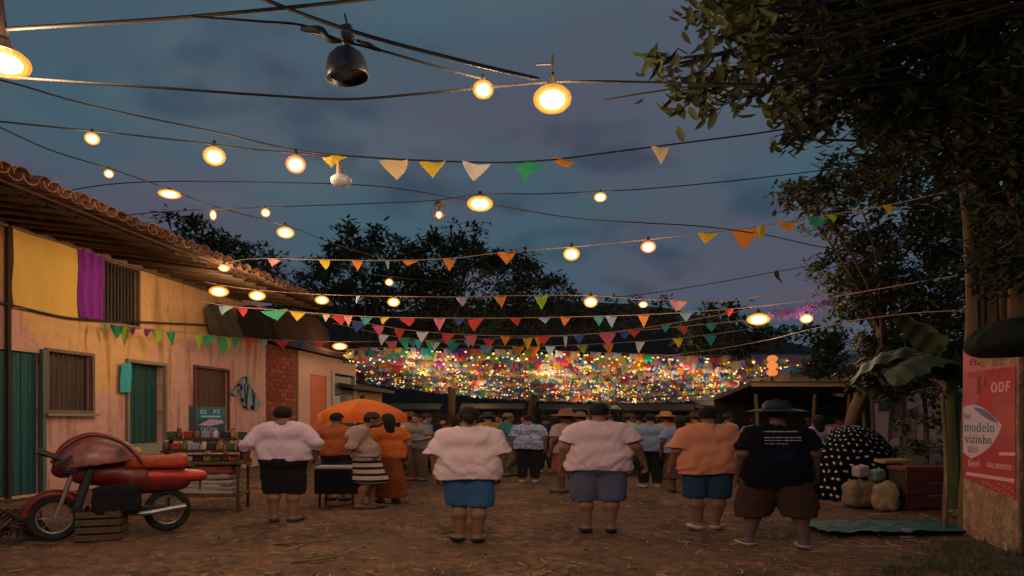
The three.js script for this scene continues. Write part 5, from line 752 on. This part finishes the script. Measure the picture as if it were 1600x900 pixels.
// pale trunks and posts behind the poster wall
{
  const pale = std(0.3, 0.2, 0.13, 0.95, { bumpMap: woodBump, bumpScale: 0.02, map: woodTex });
  const t = thing('trunk_cluster', 'cluster of three pale trunks lashed together above the poster wall', 'tree', [6.72, 0, -9.15]);
  const k = 9.15 / F; const X = (px) => (px - 800) * k - 6.72, Y = (py) => EYE + (HY - py) * k;
  part('trunk', taper([V(X(1516), -0.1, 0), V(X(1520), Y(500), 0), V(X(1514), Y(370), 0), V(X(1502), Y(280), 0.03), V(X(1496), Y(150), 0.05)], [0.15, 0.13, 0.09, 0.055, 0.03], 24, 10), pale, t);
  part('trunk', taper([V(X(1530), -0.1, -0.05), V(X(1532), Y(430), -0.04), V(X(1528), Y(320), -0.04), V(X(1524), Y(200), -0.04), V(X(1520), Y(60), 0)], [0.14, 0.12, 0.1, 0.09, 0.05], 24, 10), pale, t);
  part('trunk', taper([V(X(1548), -0.1, 0.02), V(X(1548), Y(420), 0.02), V(X(1545), Y(330), 0.02), V(X(1535), Y(270), 0.0)], [0.1, 0.09, 0.08, 0.05], 20, 9), pale, t);
  part('lashing', new THREE.TorusGeometry(0.13, 0.03, 6, 16), std(0.4, 0.28, 0.2), t, [X(1530), Y(280), -0.01], [Math.PI / 2, 0.1, 0], [1.5, 1, 1]);
  const p2 = thing('wooden_post', 'thick pale post rising beside the lashed trunks', 'post', [7.2, 0, -9.1]);
  part('post', taper([V(0, -0.1, 0), V(0.01, 2, 0), V(0, 4.8, 0), V(-0.05, 6.5, 0)], [0.14, 0.13, 0.11, 0.07], 20, 9), pale, p2);
  part('rope', tube([[-0.16, 3.62, 0.1], [0, 3.66, 0.16], [0.16, 3.63, 0.08]], 0.03, 12), std(0.4, 0.28, 0.2), p2);
}
// banana plant: large drooping leaves
{
  const o = thing('banana_plant', 'banana plant with broad drooping leaves left of the poster wall', 'plant', [7.15, 0, -10.4]);
  part('stem', taper([V(0, -0.05, 0), V(0.02, 1.2, 0), V(0, 2.3, 0)], [0.13, 0.11, 0.07], 10, 9), std(0.07, 0.08, 0.03), o);
  const lm = leafM(0.04, 0.06, 0.02);
  for (const [a, el, len, w, droop] of [[3.5, 1.1, 1.9, 0.5, 1.5], [2.7, 0.9, 1.7, 0.46, 1.3], [4.3, 1.2, 1.6, 0.45, 1.2], [0.4, 1.2, 1.5, 0.42, 1.3], [1.5, 1.35, 1.5, 0.4, 1.0], [5.4, 1.0, 1.6, 0.44, 1.4], [3.1, 1.4, 1.6, 0.42, 0.8]]) {
    const pos = [], idx = [], n = 22, m = 6; let x = 0, y = 2.25, e = el;
    for (let i = 0; i <= n; i++) { const t = i / n, ww = w * Math.pow(Math.sin(Math.PI * clamp(0.04 + t * 0.95)), 0.7) * (1 + 0.08 * Math.sin(i * 2.3)); for (let j = 0; j <= m; j++) { const s = j / m * 2 - 1, f = Math.abs(s) * ww * 0.35; pos.push(Math.cos(a) * x - Math.sin(a) * s * ww, y - f + 0.03 * Math.sin(i * 1.7 + j), Math.sin(a) * x + Math.cos(a) * s * ww); } x += Math.cos(e) * len / n; y += Math.sin(e) * len / n; e -= droop / n * 1.6; }
    for (let i = 0; i < n; i++) for (let j = 0; j < m; j++) { const q = i * (m + 1) + j, b = q + m + 1; idx.push(q, q + 1, b, q + 1, b + 1, b); }
    const g = new THREE.BufferGeometry(); g.setAttribute('position', new THREE.Float32BufferAttribute(pos, 3)); g.setIndex(idx); g.computeVertexNormals(); part('leaf', g, lm, o);
  }
}
// scrub in the shade on the right and grass at the foot of the pier
{
  const scrub = (lb, base, cl) => tree('scrub_bush', lb, base, 0.06, cl.map(([x, y, r, d]) => [x, y, r, d]), 0.17, 13, leaves);
  scrub('dark scrub bush filling the shade behind the red bench', V(8.4, 0, -12.4), [[1450, 640, 60, 12], [1490, 600, 60, 12], [1530, 660, 70, 12], [1440, 690, 40, 12.3], [1580, 620, 70, 11.5], [1500, 710, 50, 12], [1640, 680, 80, 11]]);
  const g = new THREE.BufferGeometry(); g.setAttribute('position', new THREE.Float32BufferAttribute([-0.06, 0, 0, 0.06, 0, 0, 0.04, 0.5, 0.06, -0.06, 0, 0, 0.04, 0.5, 0.06, -0.03, 0.55, 0.07, -0.03, 0.55, 0.07, 0.04, 0.5, 0.06, 0.02, 1, 0.3], 3)); g.computeVertexNormals();
  const mats = []; for (let i = 0; i < 5200; i++) { const px = rr(1330, 1640), py = rr(846, 935), p = G(px, py); const e = fbm(p.x * 1.4, 3, p.z * 1.4, 3) + (px - 1460) / 500 - Math.max(0, 865 - py) / 90; if (e < 0.0) continue; const s = rr(0.04, 0.11); mats.push(new THREE.Matrix4().compose(V(p.x, -0.01, p.z), new THREE.Quaternion().setFromEuler(new THREE.Euler(rr(-0.5, 0.5), rr(0, 6.3), rr(-0.4, 0.4))), V(s, s, s))); }
  const im = new THREE.InstancedMesh(g, leafM(0.05, 0.07, 0.02), mats.length); mats.forEach((m, i) => im.setMatrixAt(i, m)); im.name = 'grass'; tag(im, 'sparse short grass at the foot of the poster wall', 'grass', null, 'stuff'); im.castShadow = im.receiveShadow = true; scene.add(im);
}
// pebbles and straw on the earth
{
  const st = [], pb = [];
  for (let i = 0; i < 2400; i++) { const py = rr(720, 930), p = G(rr(-60, 1640), py); const q = new THREE.Quaternion().setFromEuler(new THREE.Euler(rr(-0.1, 0.1), rr(0, 6.3), rr(-0.1, 0.1))); if (rnd() < 0.5 && fbm(p.x * 0.9, 4, p.z * 0.9, 3) < 0.02) continue; if (rnd() < 0.45) st.push(new THREE.Matrix4().compose(V(p.x, 0.012, p.z), q, V(rr(0.04, 0.2), rr(0.004, 0.008), rr(0.006, 0.016)))); else { const s = rr(0.005, 0.02); pb.push(new THREE.Matrix4().compose(V(p.x, 0.006, p.z), q, V(s * 1.5, s * 0.8, s))); } }
  const mk = (nm, g, m, l, lb) => { const im = new THREE.InstancedMesh(g, m, l.length); l.forEach((x, i) => { im.setMatrixAt(i, x); const t = rr(0.5, 1.3); im.setColorAt(i, rgb(t, t, t)); }); im.name = nm; tag(im, lb, nm, null, 'stuff'); im.castShadow = im.receiveShadow = true; scene.add(im); };
  mk('straw', new THREE.BoxGeometry(1, 1, 1), std(0.34, 0.23, 0.13), st, 'scattered straw and wood chips on the earth street');
  mk('pebbles', new THREE.DodecahedronGeometry(1, 0), std(0.2, 0.13, 0.085), pb, 'small pebbles scattered on the earth street');
  for (const [x0, y0, x1, y1, lb] of [[425, 852, 520, 846, 'pale bent stick lying on the earth before the lilac top'], [690, 835, 745, 826, 'short pale slat lying near the blue shorts'], [455, 880, 530, 872, 'thin curved twig lying at the street front'], [1000, 785, 1032, 782, 'pale splinter lying behind the grey shorts']]) { const a = G(x0, y0), b = G(x1, y1), m = a.clone().lerp(b, 0.5).add(V(0.05, 0.03, 0.06)); single('stick', taper([a.clone().add(V(0, 0.015, 0)), m, b.clone().add(V(0, 0.02, 0))], [0.016, 0.018, 0.008], 10, 6), M.palewood, lb, 'stick'); }
}
// ---------------------------------------------------------------- moped with red fairing parked at the left wall
{
  const o = thing('moped', 'red moped with a domed pink windscreen parked before the teal gate', 'moped', G(78, 846), 0.62);
  const grime = srgb(pattern(256, (u, v) => { const k = 0.86 + tnoise(u, v, 14, 5) * 0.35, d = smooth(0.05, 0.4, tnoise(u, v, 5, 5, 9)); return [k * (1 - 0.35 * d), k * (1 - 0.2 * d), k * (1 - 0.1 * d)]; }));
  const boxUV = (g) => { const p = g.attributes.position, u = new Float32Array(p.count * 2); for (let i = 0; i < p.count; i++) { u[2 * i] = p.getX(i) + p.getZ(i) * 0.7; u[2 * i + 1] = p.getY(i) + p.getZ(i) * 0.4; } g.setAttribute('uv', new THREE.BufferAttribute(u, 2)); return g; };
  const red = std(0.2, 0.02, 0.016, 0.4), orange = std(0.55, 0.075, 0.022, 0.5), pinkG = std(0.36, 0.13, 0.12, 0.35), S = (a) => a;
  const wheel = (x) => { const w = new THREE.Group(); w.name = 'wheel'; w.position.set(x, 0.3, 0); o.add(w); part('tyre', new THREE.TorusGeometry(0.25, 0.05, 10, 30), M.rubber, w); part('rim', new THREE.TorusGeometry(0.2, 0.018, 8, 28), M.steel, w); part('hub', rod([0, 0, -0.07], [0, 0, 0.07], 0.05, 0.05, 12), M.steel, w); for (let k = 0; k < 8; k++) part('spoke', rod([0.04 * Math.cos(k * 0.785), 0.04 * Math.sin(k * 0.785), 0], [0.2 * Math.cos(k * 0.785), 0.2 * Math.sin(k * 0.785), 0], 0.006, 0.006, 5), M.steel, w); return w; };
  wheel(0.05); wheel(1.35);
  for (const z of [-0.09, 0.09]) part('fork', taper([V(0.05, 0.3, z), V(0.16, 0.62, z), V(0.28, 1.0, z * 0.6)], [0.022, 0.026, 0.028], 8, 7), std(0.3, 0.24, 0.18, 0.5), o);
  part('front_fender', new THREE.TorusGeometry(0.31, 0.06, 6, 16, Math.PI * 0.8), red, o, [0.05, 0.3, 0], [0, 0, 0.5], [1, 1, 1.3]);
  part('handlebar', tube([[0.16, 1.06, -0.36], [0.26, 1.12, -0.2], [0.3, 1.08, 0], [0.26, 1.12, 0.2], [0.14, 1.06, 0.36]], 0.016, 20, 7), M.black, o);
  for (const z of [-1, 1]) part('grip', rod([0.19, 1.075, z * 0.3], [0.04, 1.0, z * 0.48], 0.026, 0.024), M.rubber, o);
  for (const z of [-1, 1]) part('brake_lever', rod([0.14, 1.06, z * 0.34], [-0.12, 1.17, z * 0.42], 0.018, 0.026), M.black, o);
  part('headlamp_housing', surfaceNet((x, y, z) => Math.hypot((x - 0.14) / 1.2, y - 0.92, z) - 0.11, [-0.1, 0.7, -0.2], [0.4, 1.15, 0.2], 0.02), red, o);
  part('windscreen', surfaceNet((x, y, z) => { const d = Math.hypot((x - 0.52) / 0.5, (y - 1.0) / 0.36, z / 0.34) * 0.34 - 0.34; return Math.max(d, 0.98 - y + (x - 0.5) * 0.1); }, [-0.1, 0.85, -0.5], [1.2, 1.5, 0.5], 0.022), pinkG, o);
  part('screen_trim', tube([[0.02, 1.02, 0.28], [0.16, 1.24, 0.26], [0.45, 1.375, 0.2], [0.78, 1.27, 0.26], [1.02, 1.0, 0.3]], 0.028, 26, 7), red, o);
  part('screen_trim', tube([[0.02, 1.0, -0.28], [0.16, 1.24, -0.26], [0.45, 1.375, -0.2], [0.78, 1.27, -0.26], [1.02, 1.0, -0.3]], 0.028, 26, 7), red, o);
  part('fairing', surfaceNet((x, y, z) => smin(cap(x, y, z, C([0.35, 0.88, 0], [1.0, 0.8, 0], 0.16, 0.2)), cap(x, y, z, C([0.95, 0.74, 0], [1.5, 0.72, 0], 0.2, 0.15)), 0.08), [-0.05, 0.4, -0.4], [1.9, 1.2, 0.4], 0.025), red, o);
  part('seat', surfaceNet((x, y, z) => smin(Math.hypot(Math.max(Math.abs(x - 1.2) - 0.34, 0), Math.max(Math.abs(y - 0.99) - 0.03, 0), Math.max(Math.abs(z) - 0.16, 0)) - 0.055, cap(x, y, z, C([1.5, 1.0, -0.1], [1.5, 1.0, 0.1], 0.09)), 0.06), [0.6, 0.8, -0.4], [1.9, 1.2, 0.4], 0.02), orange, o);
  part('tail_panel', surfaceNet((x, y, z) => cap(x, y * 1.7, z, C([1.1, 1.36, 0], [1.72, 1.3, 0], 0.2, 0.15)), [0.7, 0.5, -0.4], [2, 1.05, 0.4], 0.024), std(0.48, 0.04, 0.028, 0.35), o);
  part('engine', [rbox(0.42, 0.26, 0.24, 0.74, 0.42, 0, 0.04), rod([0.55, 0.45, 0.13], [0.55, 0.45, 0.16], 0.11, 0.11, 14)], std(0.06, 0.06, 0.065, 0.45, { metalness: 0.5 }), o);
  part('exhaust', taper([V(0.6, 0.4, 0.18), V(0.95, 0.3, 0.2), V(1.55, 0.36, 0.2)], [0.025, 0.035, 0.05], 10, 8), M.steel, o);
  part('footboard', rbox(0.5, 0.05, 0.4, 0.55, 0.34, 0, 0.02), M.black, o);
  part('chain_case', rbox(0.6, 0.12, 0.05, 1.05, 0.34, 0.12, 0.02), M.black, o);
  part('added_dark_bag', surfaceNet((x, y, z) => Math.hypot(Math.max(Math.abs(x - 0.72) - 0.22, 0), Math.max(Math.abs(y - 0.52) - 0.13, 0), Math.max(Math.abs(z - 0.3) - 0.04, 0)) - 0.06 + fbm(x * 7, y * 7, z * 7, 3) * 0.05, [0.3, 0.2, 0.1], [1.15, 0.85, 0.5], 0.025), cloth(0.012, 0.012, 0.014), o);  // black bag added to darken the lower side of the moped
  part('leg_shield', surfaceNet((x, y, z) => Math.hypot(Math.max(Math.abs(x - 0.34 - (y - 0.6) * 0.3) - 0.02, 0), Math.max(Math.abs(y - 0.66) - 0.26, 0), Math.max(Math.abs(z) - 0.2, 0)) - 0.03, [0.1, 0.25, -0.4], [0.7, 1.05, 0.4], 0.022), std(0.02, 0.02, 0.024, 0.5), o);
  part('license_board', rbox(0.02, 0.14, 0.22, 1.78, 0.62, 0, 0.008), std(0.3, 0.3, 0.28), o);
  for (const c of o.children) if (c.isMesh && (c.material === red || c.material === orange || c.material === pinkG)) { boxUV(c.geometry); c.material.map = grime; c.material.roughnessMap = null; }
  part('kickstand', rod([0.75, 0.3, 0.18], [0.7, 0.0, 0.3], 0.016), M.steel, o);
  // crate, bundles, wheel heap around it
  const cr = thing('wooden_crate', 'brown slatted crate standing in front of the moped', 'crate', G(160, 842), 0.3);
  for (let i = 0; i < 4; i++) { part('slat', box(0.5, 0.075, 0.018, 0, 0.05 + i * 0.098, 0.2), M.midwood, cr); part('slat', box(0.5, 0.075, 0.018, 0, 0.05 + i * 0.098, -0.2), M.midwood, cr); part('slat', box(0.018, 0.075, 0.36, -0.25, 0.05 + i * 0.098, 0), M.midwood, cr); part('slat', box(0.018, 0.075, 0.36, 0.25, 0.05 + i * 0.098, 0), M.midwood, cr); }
  for (const [x, z] of [[-0.22, 0.17], [0.22, 0.17], [-0.22, -0.17], [0.22, -0.17]]) part('corner_post', box(0.04, 0.42, 0.04, x, 0.21, z), M.darkwood, cr);
  const hp = thing('twig_heap', 'heap of bent twigs and hoops at the foot of the teal gate', 'heap', G(22, 842));
  for (let i = 0; i < 26; i++) { const a = rr(0, 6.3), r = rr(0.2, 0.55); part('twig', tube([[Math.cos(a) * r, 0.02, Math.sin(a) * r * 0.6], [Math.cos(a + 1.4) * r * 0.5, rr(0.15, 0.42), Math.sin(a + 1.4) * r * 0.4], [Math.cos(a + 2.8) * r, 0.03, Math.sin(a + 2.8) * r * 0.6]], rr(0.009, 0.018), 12, 5), pick([M.darkwood, M.midwood]), hp); }
  for (const [x, y, c, s, lb] of [[205, 706, [0.55, 0.33, 0.06], 0.16, 'yellow bundle resting on the step behind the moped seat'], [112, 730, [0.16, 0.17, 0.3], 0.15, 'blue grey folded cloth tucked under the windscreen']]) single('cloth_bundle', surfaceNet((a, b, d) => Math.hypot(a * 0.62, b * 1.2, d) - s * 0.6 + fbm(a * 9, b * 9, d * 9 + s * 70, 3) * s * 0.35, [-s * 1.7, -s, -s], [s * 1.7, s, s], s * 0.08), cloth(...c), lb, 'bundle', P(x, y, x > 150 ? 9.6 : 8.3));
}
// ---------------------------------------------------------------- goods table with folded cloths
{
  const c0 = G(316, 797), o = thing('goods_table', 'wooden goods table with two shelves before the brown door', 'table', c0, 0.12), W = 1.36;
  for (const [x, z] of [[-W / 2, 0.3], [W / 2, 0.3], [-W / 2, -0.3], [W / 2, -0.3]]) part('leg', rod([x, 0, z], [x, 0.98, z], 0.028), M.midwood, o);
  part('lower_shelf', rbox(W + 0.08, 0.04, 0.66, 0, 0.28, 0, 0.01), M.midwood, o);
  part('table_top', rbox(W + 0.12, 0.05, 0.72, 0, 0.83, 0, 0.012), M.midwood, o);
  part('rail', rod([-W / 2, 0.97, 0.3], [W / 2, 0.97, 0.3], 0.018), M.darkwood, o);
  for (let k = 0; k < 2; k++) part('display_step', rbox(W, 0.04, 0.3 - k * 0.06, 0, 1.02 + k * 0.2, -0.12 - k * 0.16, 0.01), M.darkwood, o);
  for (const x of [-W / 2 + 0.05, W / 2 - 0.05]) part('step_support', box(0.04, 0.38, 0.3, x, 1.03, -0.2), M.darkwood, o);
  const L = (x, y, z) => V(x, y, z).applyAxisAngle(V(0, 1, 0), 0.12).add(c0);
  const folded = (w, h, d, s) => surfaceNet((x, y, z) => { const q = Math.hypot(Math.max(Math.abs(x) - w / 2 + 0.03, 0), Math.max(Math.abs(y) - h / 2 + 0.03, 0), Math.max(Math.abs(z) - d / 2 + 0.03, 0)) - 0.03; return q + 0.012 * Math.sin(y * 60 + x * 3 + s) + fbm(x * 4 + s, y * 8, z * 4, 3) * 0.022; }, [-w / 2 - 0.06, -h / 2 - 0.06, -d / 2 - 0.06], [w / 2 + 0.06, h / 2 + 0.06, d / 2 + 0.06], 0.02);
  [[0.36, [0.34, 0.28, 0.26], 'thick grey folded cloth at the bottom of the shelf stack'], [0.48, [0.4, 0.34, 0.31], 'off-white folded cloth second in the shelf stack'], [0.6, [0.36, 0.3, 0.29], 'pale folded cloth third in the shelf stack'], [0.71, [0.28, 0.07, 0.05], 'red-brown folded cloth on top of the shelf stack']].forEach(([y, c, lb], i) => single('folded_cloth', folded(1.2 - i * 0.03, 0.12, 0.56, i * 2), cloth(...c), lb, 'cloth', L(rr(-0.03, 0.03), y, 0.02), [0, 0.12, 0], 'folded cloths on the table shelf'));
  const jar = lathe([[0, 0], [0.05, 0], [0.055, 0.02], [0.055, 0.1], [0.035, 0.125], [0.035, 0.15], [0, 0.15]], 12), pack = new RoundedBoxGeometry(0.15, 0.12, 0.1, 2, 0.02);
  const names = [['red', [0.34, 0.04, 0.03]], ['white', [0.45, 0.42, 0.42]], ['dark green', [0.04, 0.08, 0.03]], ['olive', [0.14, 0.12, 0.03]], ['black', [0.03, 0.025, 0.025]], ['maroon', [0.12, 0.03, 0.03]], ['pale blue', [0.25, 0.28, 0.38]], ['mustard', [0.26, 0.17, 0.04]]].map(([n, c]) => [n, std(...c, 0.5)]);
  for (let r = 0; r < 3; r++) for (let i = 0; i < 9; i++) {
    const [n, m] = names[(i * 3 + r * 5) % 8], y = [0.86, 1.045, 1.245][r], z = [0.2, -0.06, -0.24][r], x = -0.6 + i * 0.15 + rr(-0.02, 0.02), isJar = (i + r) % 2;
    const p = L(x, isJar ? y : y + 0.06, z);
    if (isJar) { const g = thing('goods_jar', `${n} jar on the ${['front edge', 'middle step', 'top step'][r]} of the goods table`, 'jar', p, 0, 'jars and packets on the goods table'); part('jar_body', jar, m, g); part('lid', rod([0, 0.148, 0], [0, 0.175, 0], 0.04, 0.04, 10), names[(i + 1) % 8][1], g); }
    else single('goods_packet', pack, m, `${n} packet on the ${['front edge', 'middle step', 'top step'][r]} of the goods table`, 'packet', p, [0, rr(-0.3, 0.3), rr(-0.1, 0.1)], 'jars and packets on the goods table');
  }
  // sign board standing on the table
  const tx = canvasTex(256, 256, (c) => { c.fillStyle = '#274a63'; c.fillRect(0, 0, 256, 256); c.fillStyle = '#2f6f80'; c.fillRect(0, 0, 256, 110); c.fillStyle = '#a9c4cc'; c.font = 'bold 58px sans-serif'; c.fillText('ES', 30, 58); c.fillText('PS', 150, 56); c.fillRect(40, 76, 180, 16); c.fillStyle = '#b9a0b0'; c.beginPath(); c.moveTo(10, 170); c.lineTo(120, 110); c.lineTo(240, 120); c.lineTo(250, 150); c.lineTo(120, 180); c.fill(); c.fillStyle = '#8fb2c6'; c.font = 'bold 46px sans-serif'; c.fillText('CBCDU', 30, 226, 200); });
  const sb = thing('sign_board', 'blue lettered sign board standing on the goods table', 'sign', L(0.03, 1.27, -0.34), 0.2);
  part('board', box(0.5, 0.5, 0.02, 0, 0.28, 0), std(0.1, 0.13, 0.16), sb);
  const pn = new THREE.PlaneGeometry(0.46, 0.46); part('print', pn, std(1, 1, 1, 0.6, { map: tx }), sb, [0, 0.28, 0.014]);
  part('side_leaf', box(0.16, 0.5, 0.02, -0.31, 0.3, -0.06, 0, 0.9, 0), std(0.05, 0.07, 0.09), sb);
}
// small table with black cloth at the stooping customer
{
  const c0 = G(530, 792), o = thing('cloth_table', 'small table under a black cloth before the stooping customer', 'table', c0);
  part('table_top', rbox(0.75, 0.04, 0.5, 0, 0.72, 0, 0.01), std(0.3, 0.28, 0.33), o);
  part('black_cloth', surfaceNet((x, y, z) => Math.max(Math.hypot(Math.max(Math.abs(x) - 0.36, 0), Math.max(z - 0.24, 0, -z - 0.24)) - 0.03 + 0.015 * Math.sin(x * 22 + z * 17), Math.abs(y - 0.48) - 0.22), [-0.5, 0.2, -0.4], [0.5, 0.78, 0.4], 0.022), cloth(0.01, 0.01, 0.012), o);
  for (const [x, z] of [[-0.3, 0.2], [0.3, 0.2], [-0.3, -0.2], [0.3, -0.2]]) part('leg', rod([x, 0, z], [x * 0.9, 0.7, z * 0.9], 0.022), M.darkwood, o);
}
// orange market parasol
{
  const D = 15, p = V((566 - 800) / F * D, 0, -D), o = thing('market_parasol', 'bright orange low parasol beyond the stooping customer', 'parasol', p);
  const m = cloth(0.75, 0.17, 0.02, { transmission: 0.3, thickness: 0 }), n = 8, R = 1.05;
  for (let k = 0; k < n; k++) { const a = k / n * 6.283, b = (k + 1) / n * 6.283, pos = [], idx = [], s = 6; for (let i = 0; i <= s; i++) for (let j = 0; j <= 4; j++) { const t = i / s, r = t * R, an = a + (b - a) * j / 4, sag = 0.05 * Math.sin(Math.PI * j / 4) * t, rad = r * (1 - 0.08 * Math.sin(Math.PI * j / 4)); pos.push(Math.cos(an) * rad, 2.06 - 0.28 * t * t - 0.08 * t - sag, Math.sin(an) * rad); } for (let j = 0; j <= 4; j++) { const an = a + (b - a) * j / 4; pos.push(Math.cos(an) * R * (1 - 0.08 * Math.sin(Math.PI * j / 4)) * 1.01, 1.5, Math.sin(an) * R * (1 - 0.08 * Math.sin(Math.PI * j / 4)) * 1.01); } for (let i = 0; i <= s; i++) for (let j = 0; j < 4; j++) { const q = i * 5 + j, w = q + 5; idx.push(q, w, q + 1, q + 1, w, w + 1); } const g = new THREE.BufferGeometry(); g.setAttribute('position', new THREE.Float32BufferAttribute(pos, 3)); g.setIndex(idx); g.computeVertexNormals(); part('canopy_panel', g, m, o); part('rib', rod([0, 2.03, 0], [Math.cos(a) * R * 0.98, 1.67, Math.sin(a) * R * 0.98], 0.012), M.steel, o); }
  part('pole', rod([0, 0, 0], [0, 2.12, 0], 0.025), M.palewood, o);
  part('finial', sphereLo, M.black, o, [0, 2.12, 0], null, [0.06, 0.06, 0.06]);
}

scene.traverse(o => { if (o.isMesh) { o.castShadow = true; o.receiveShadow = true; } });
renderer.render(scene, camera);
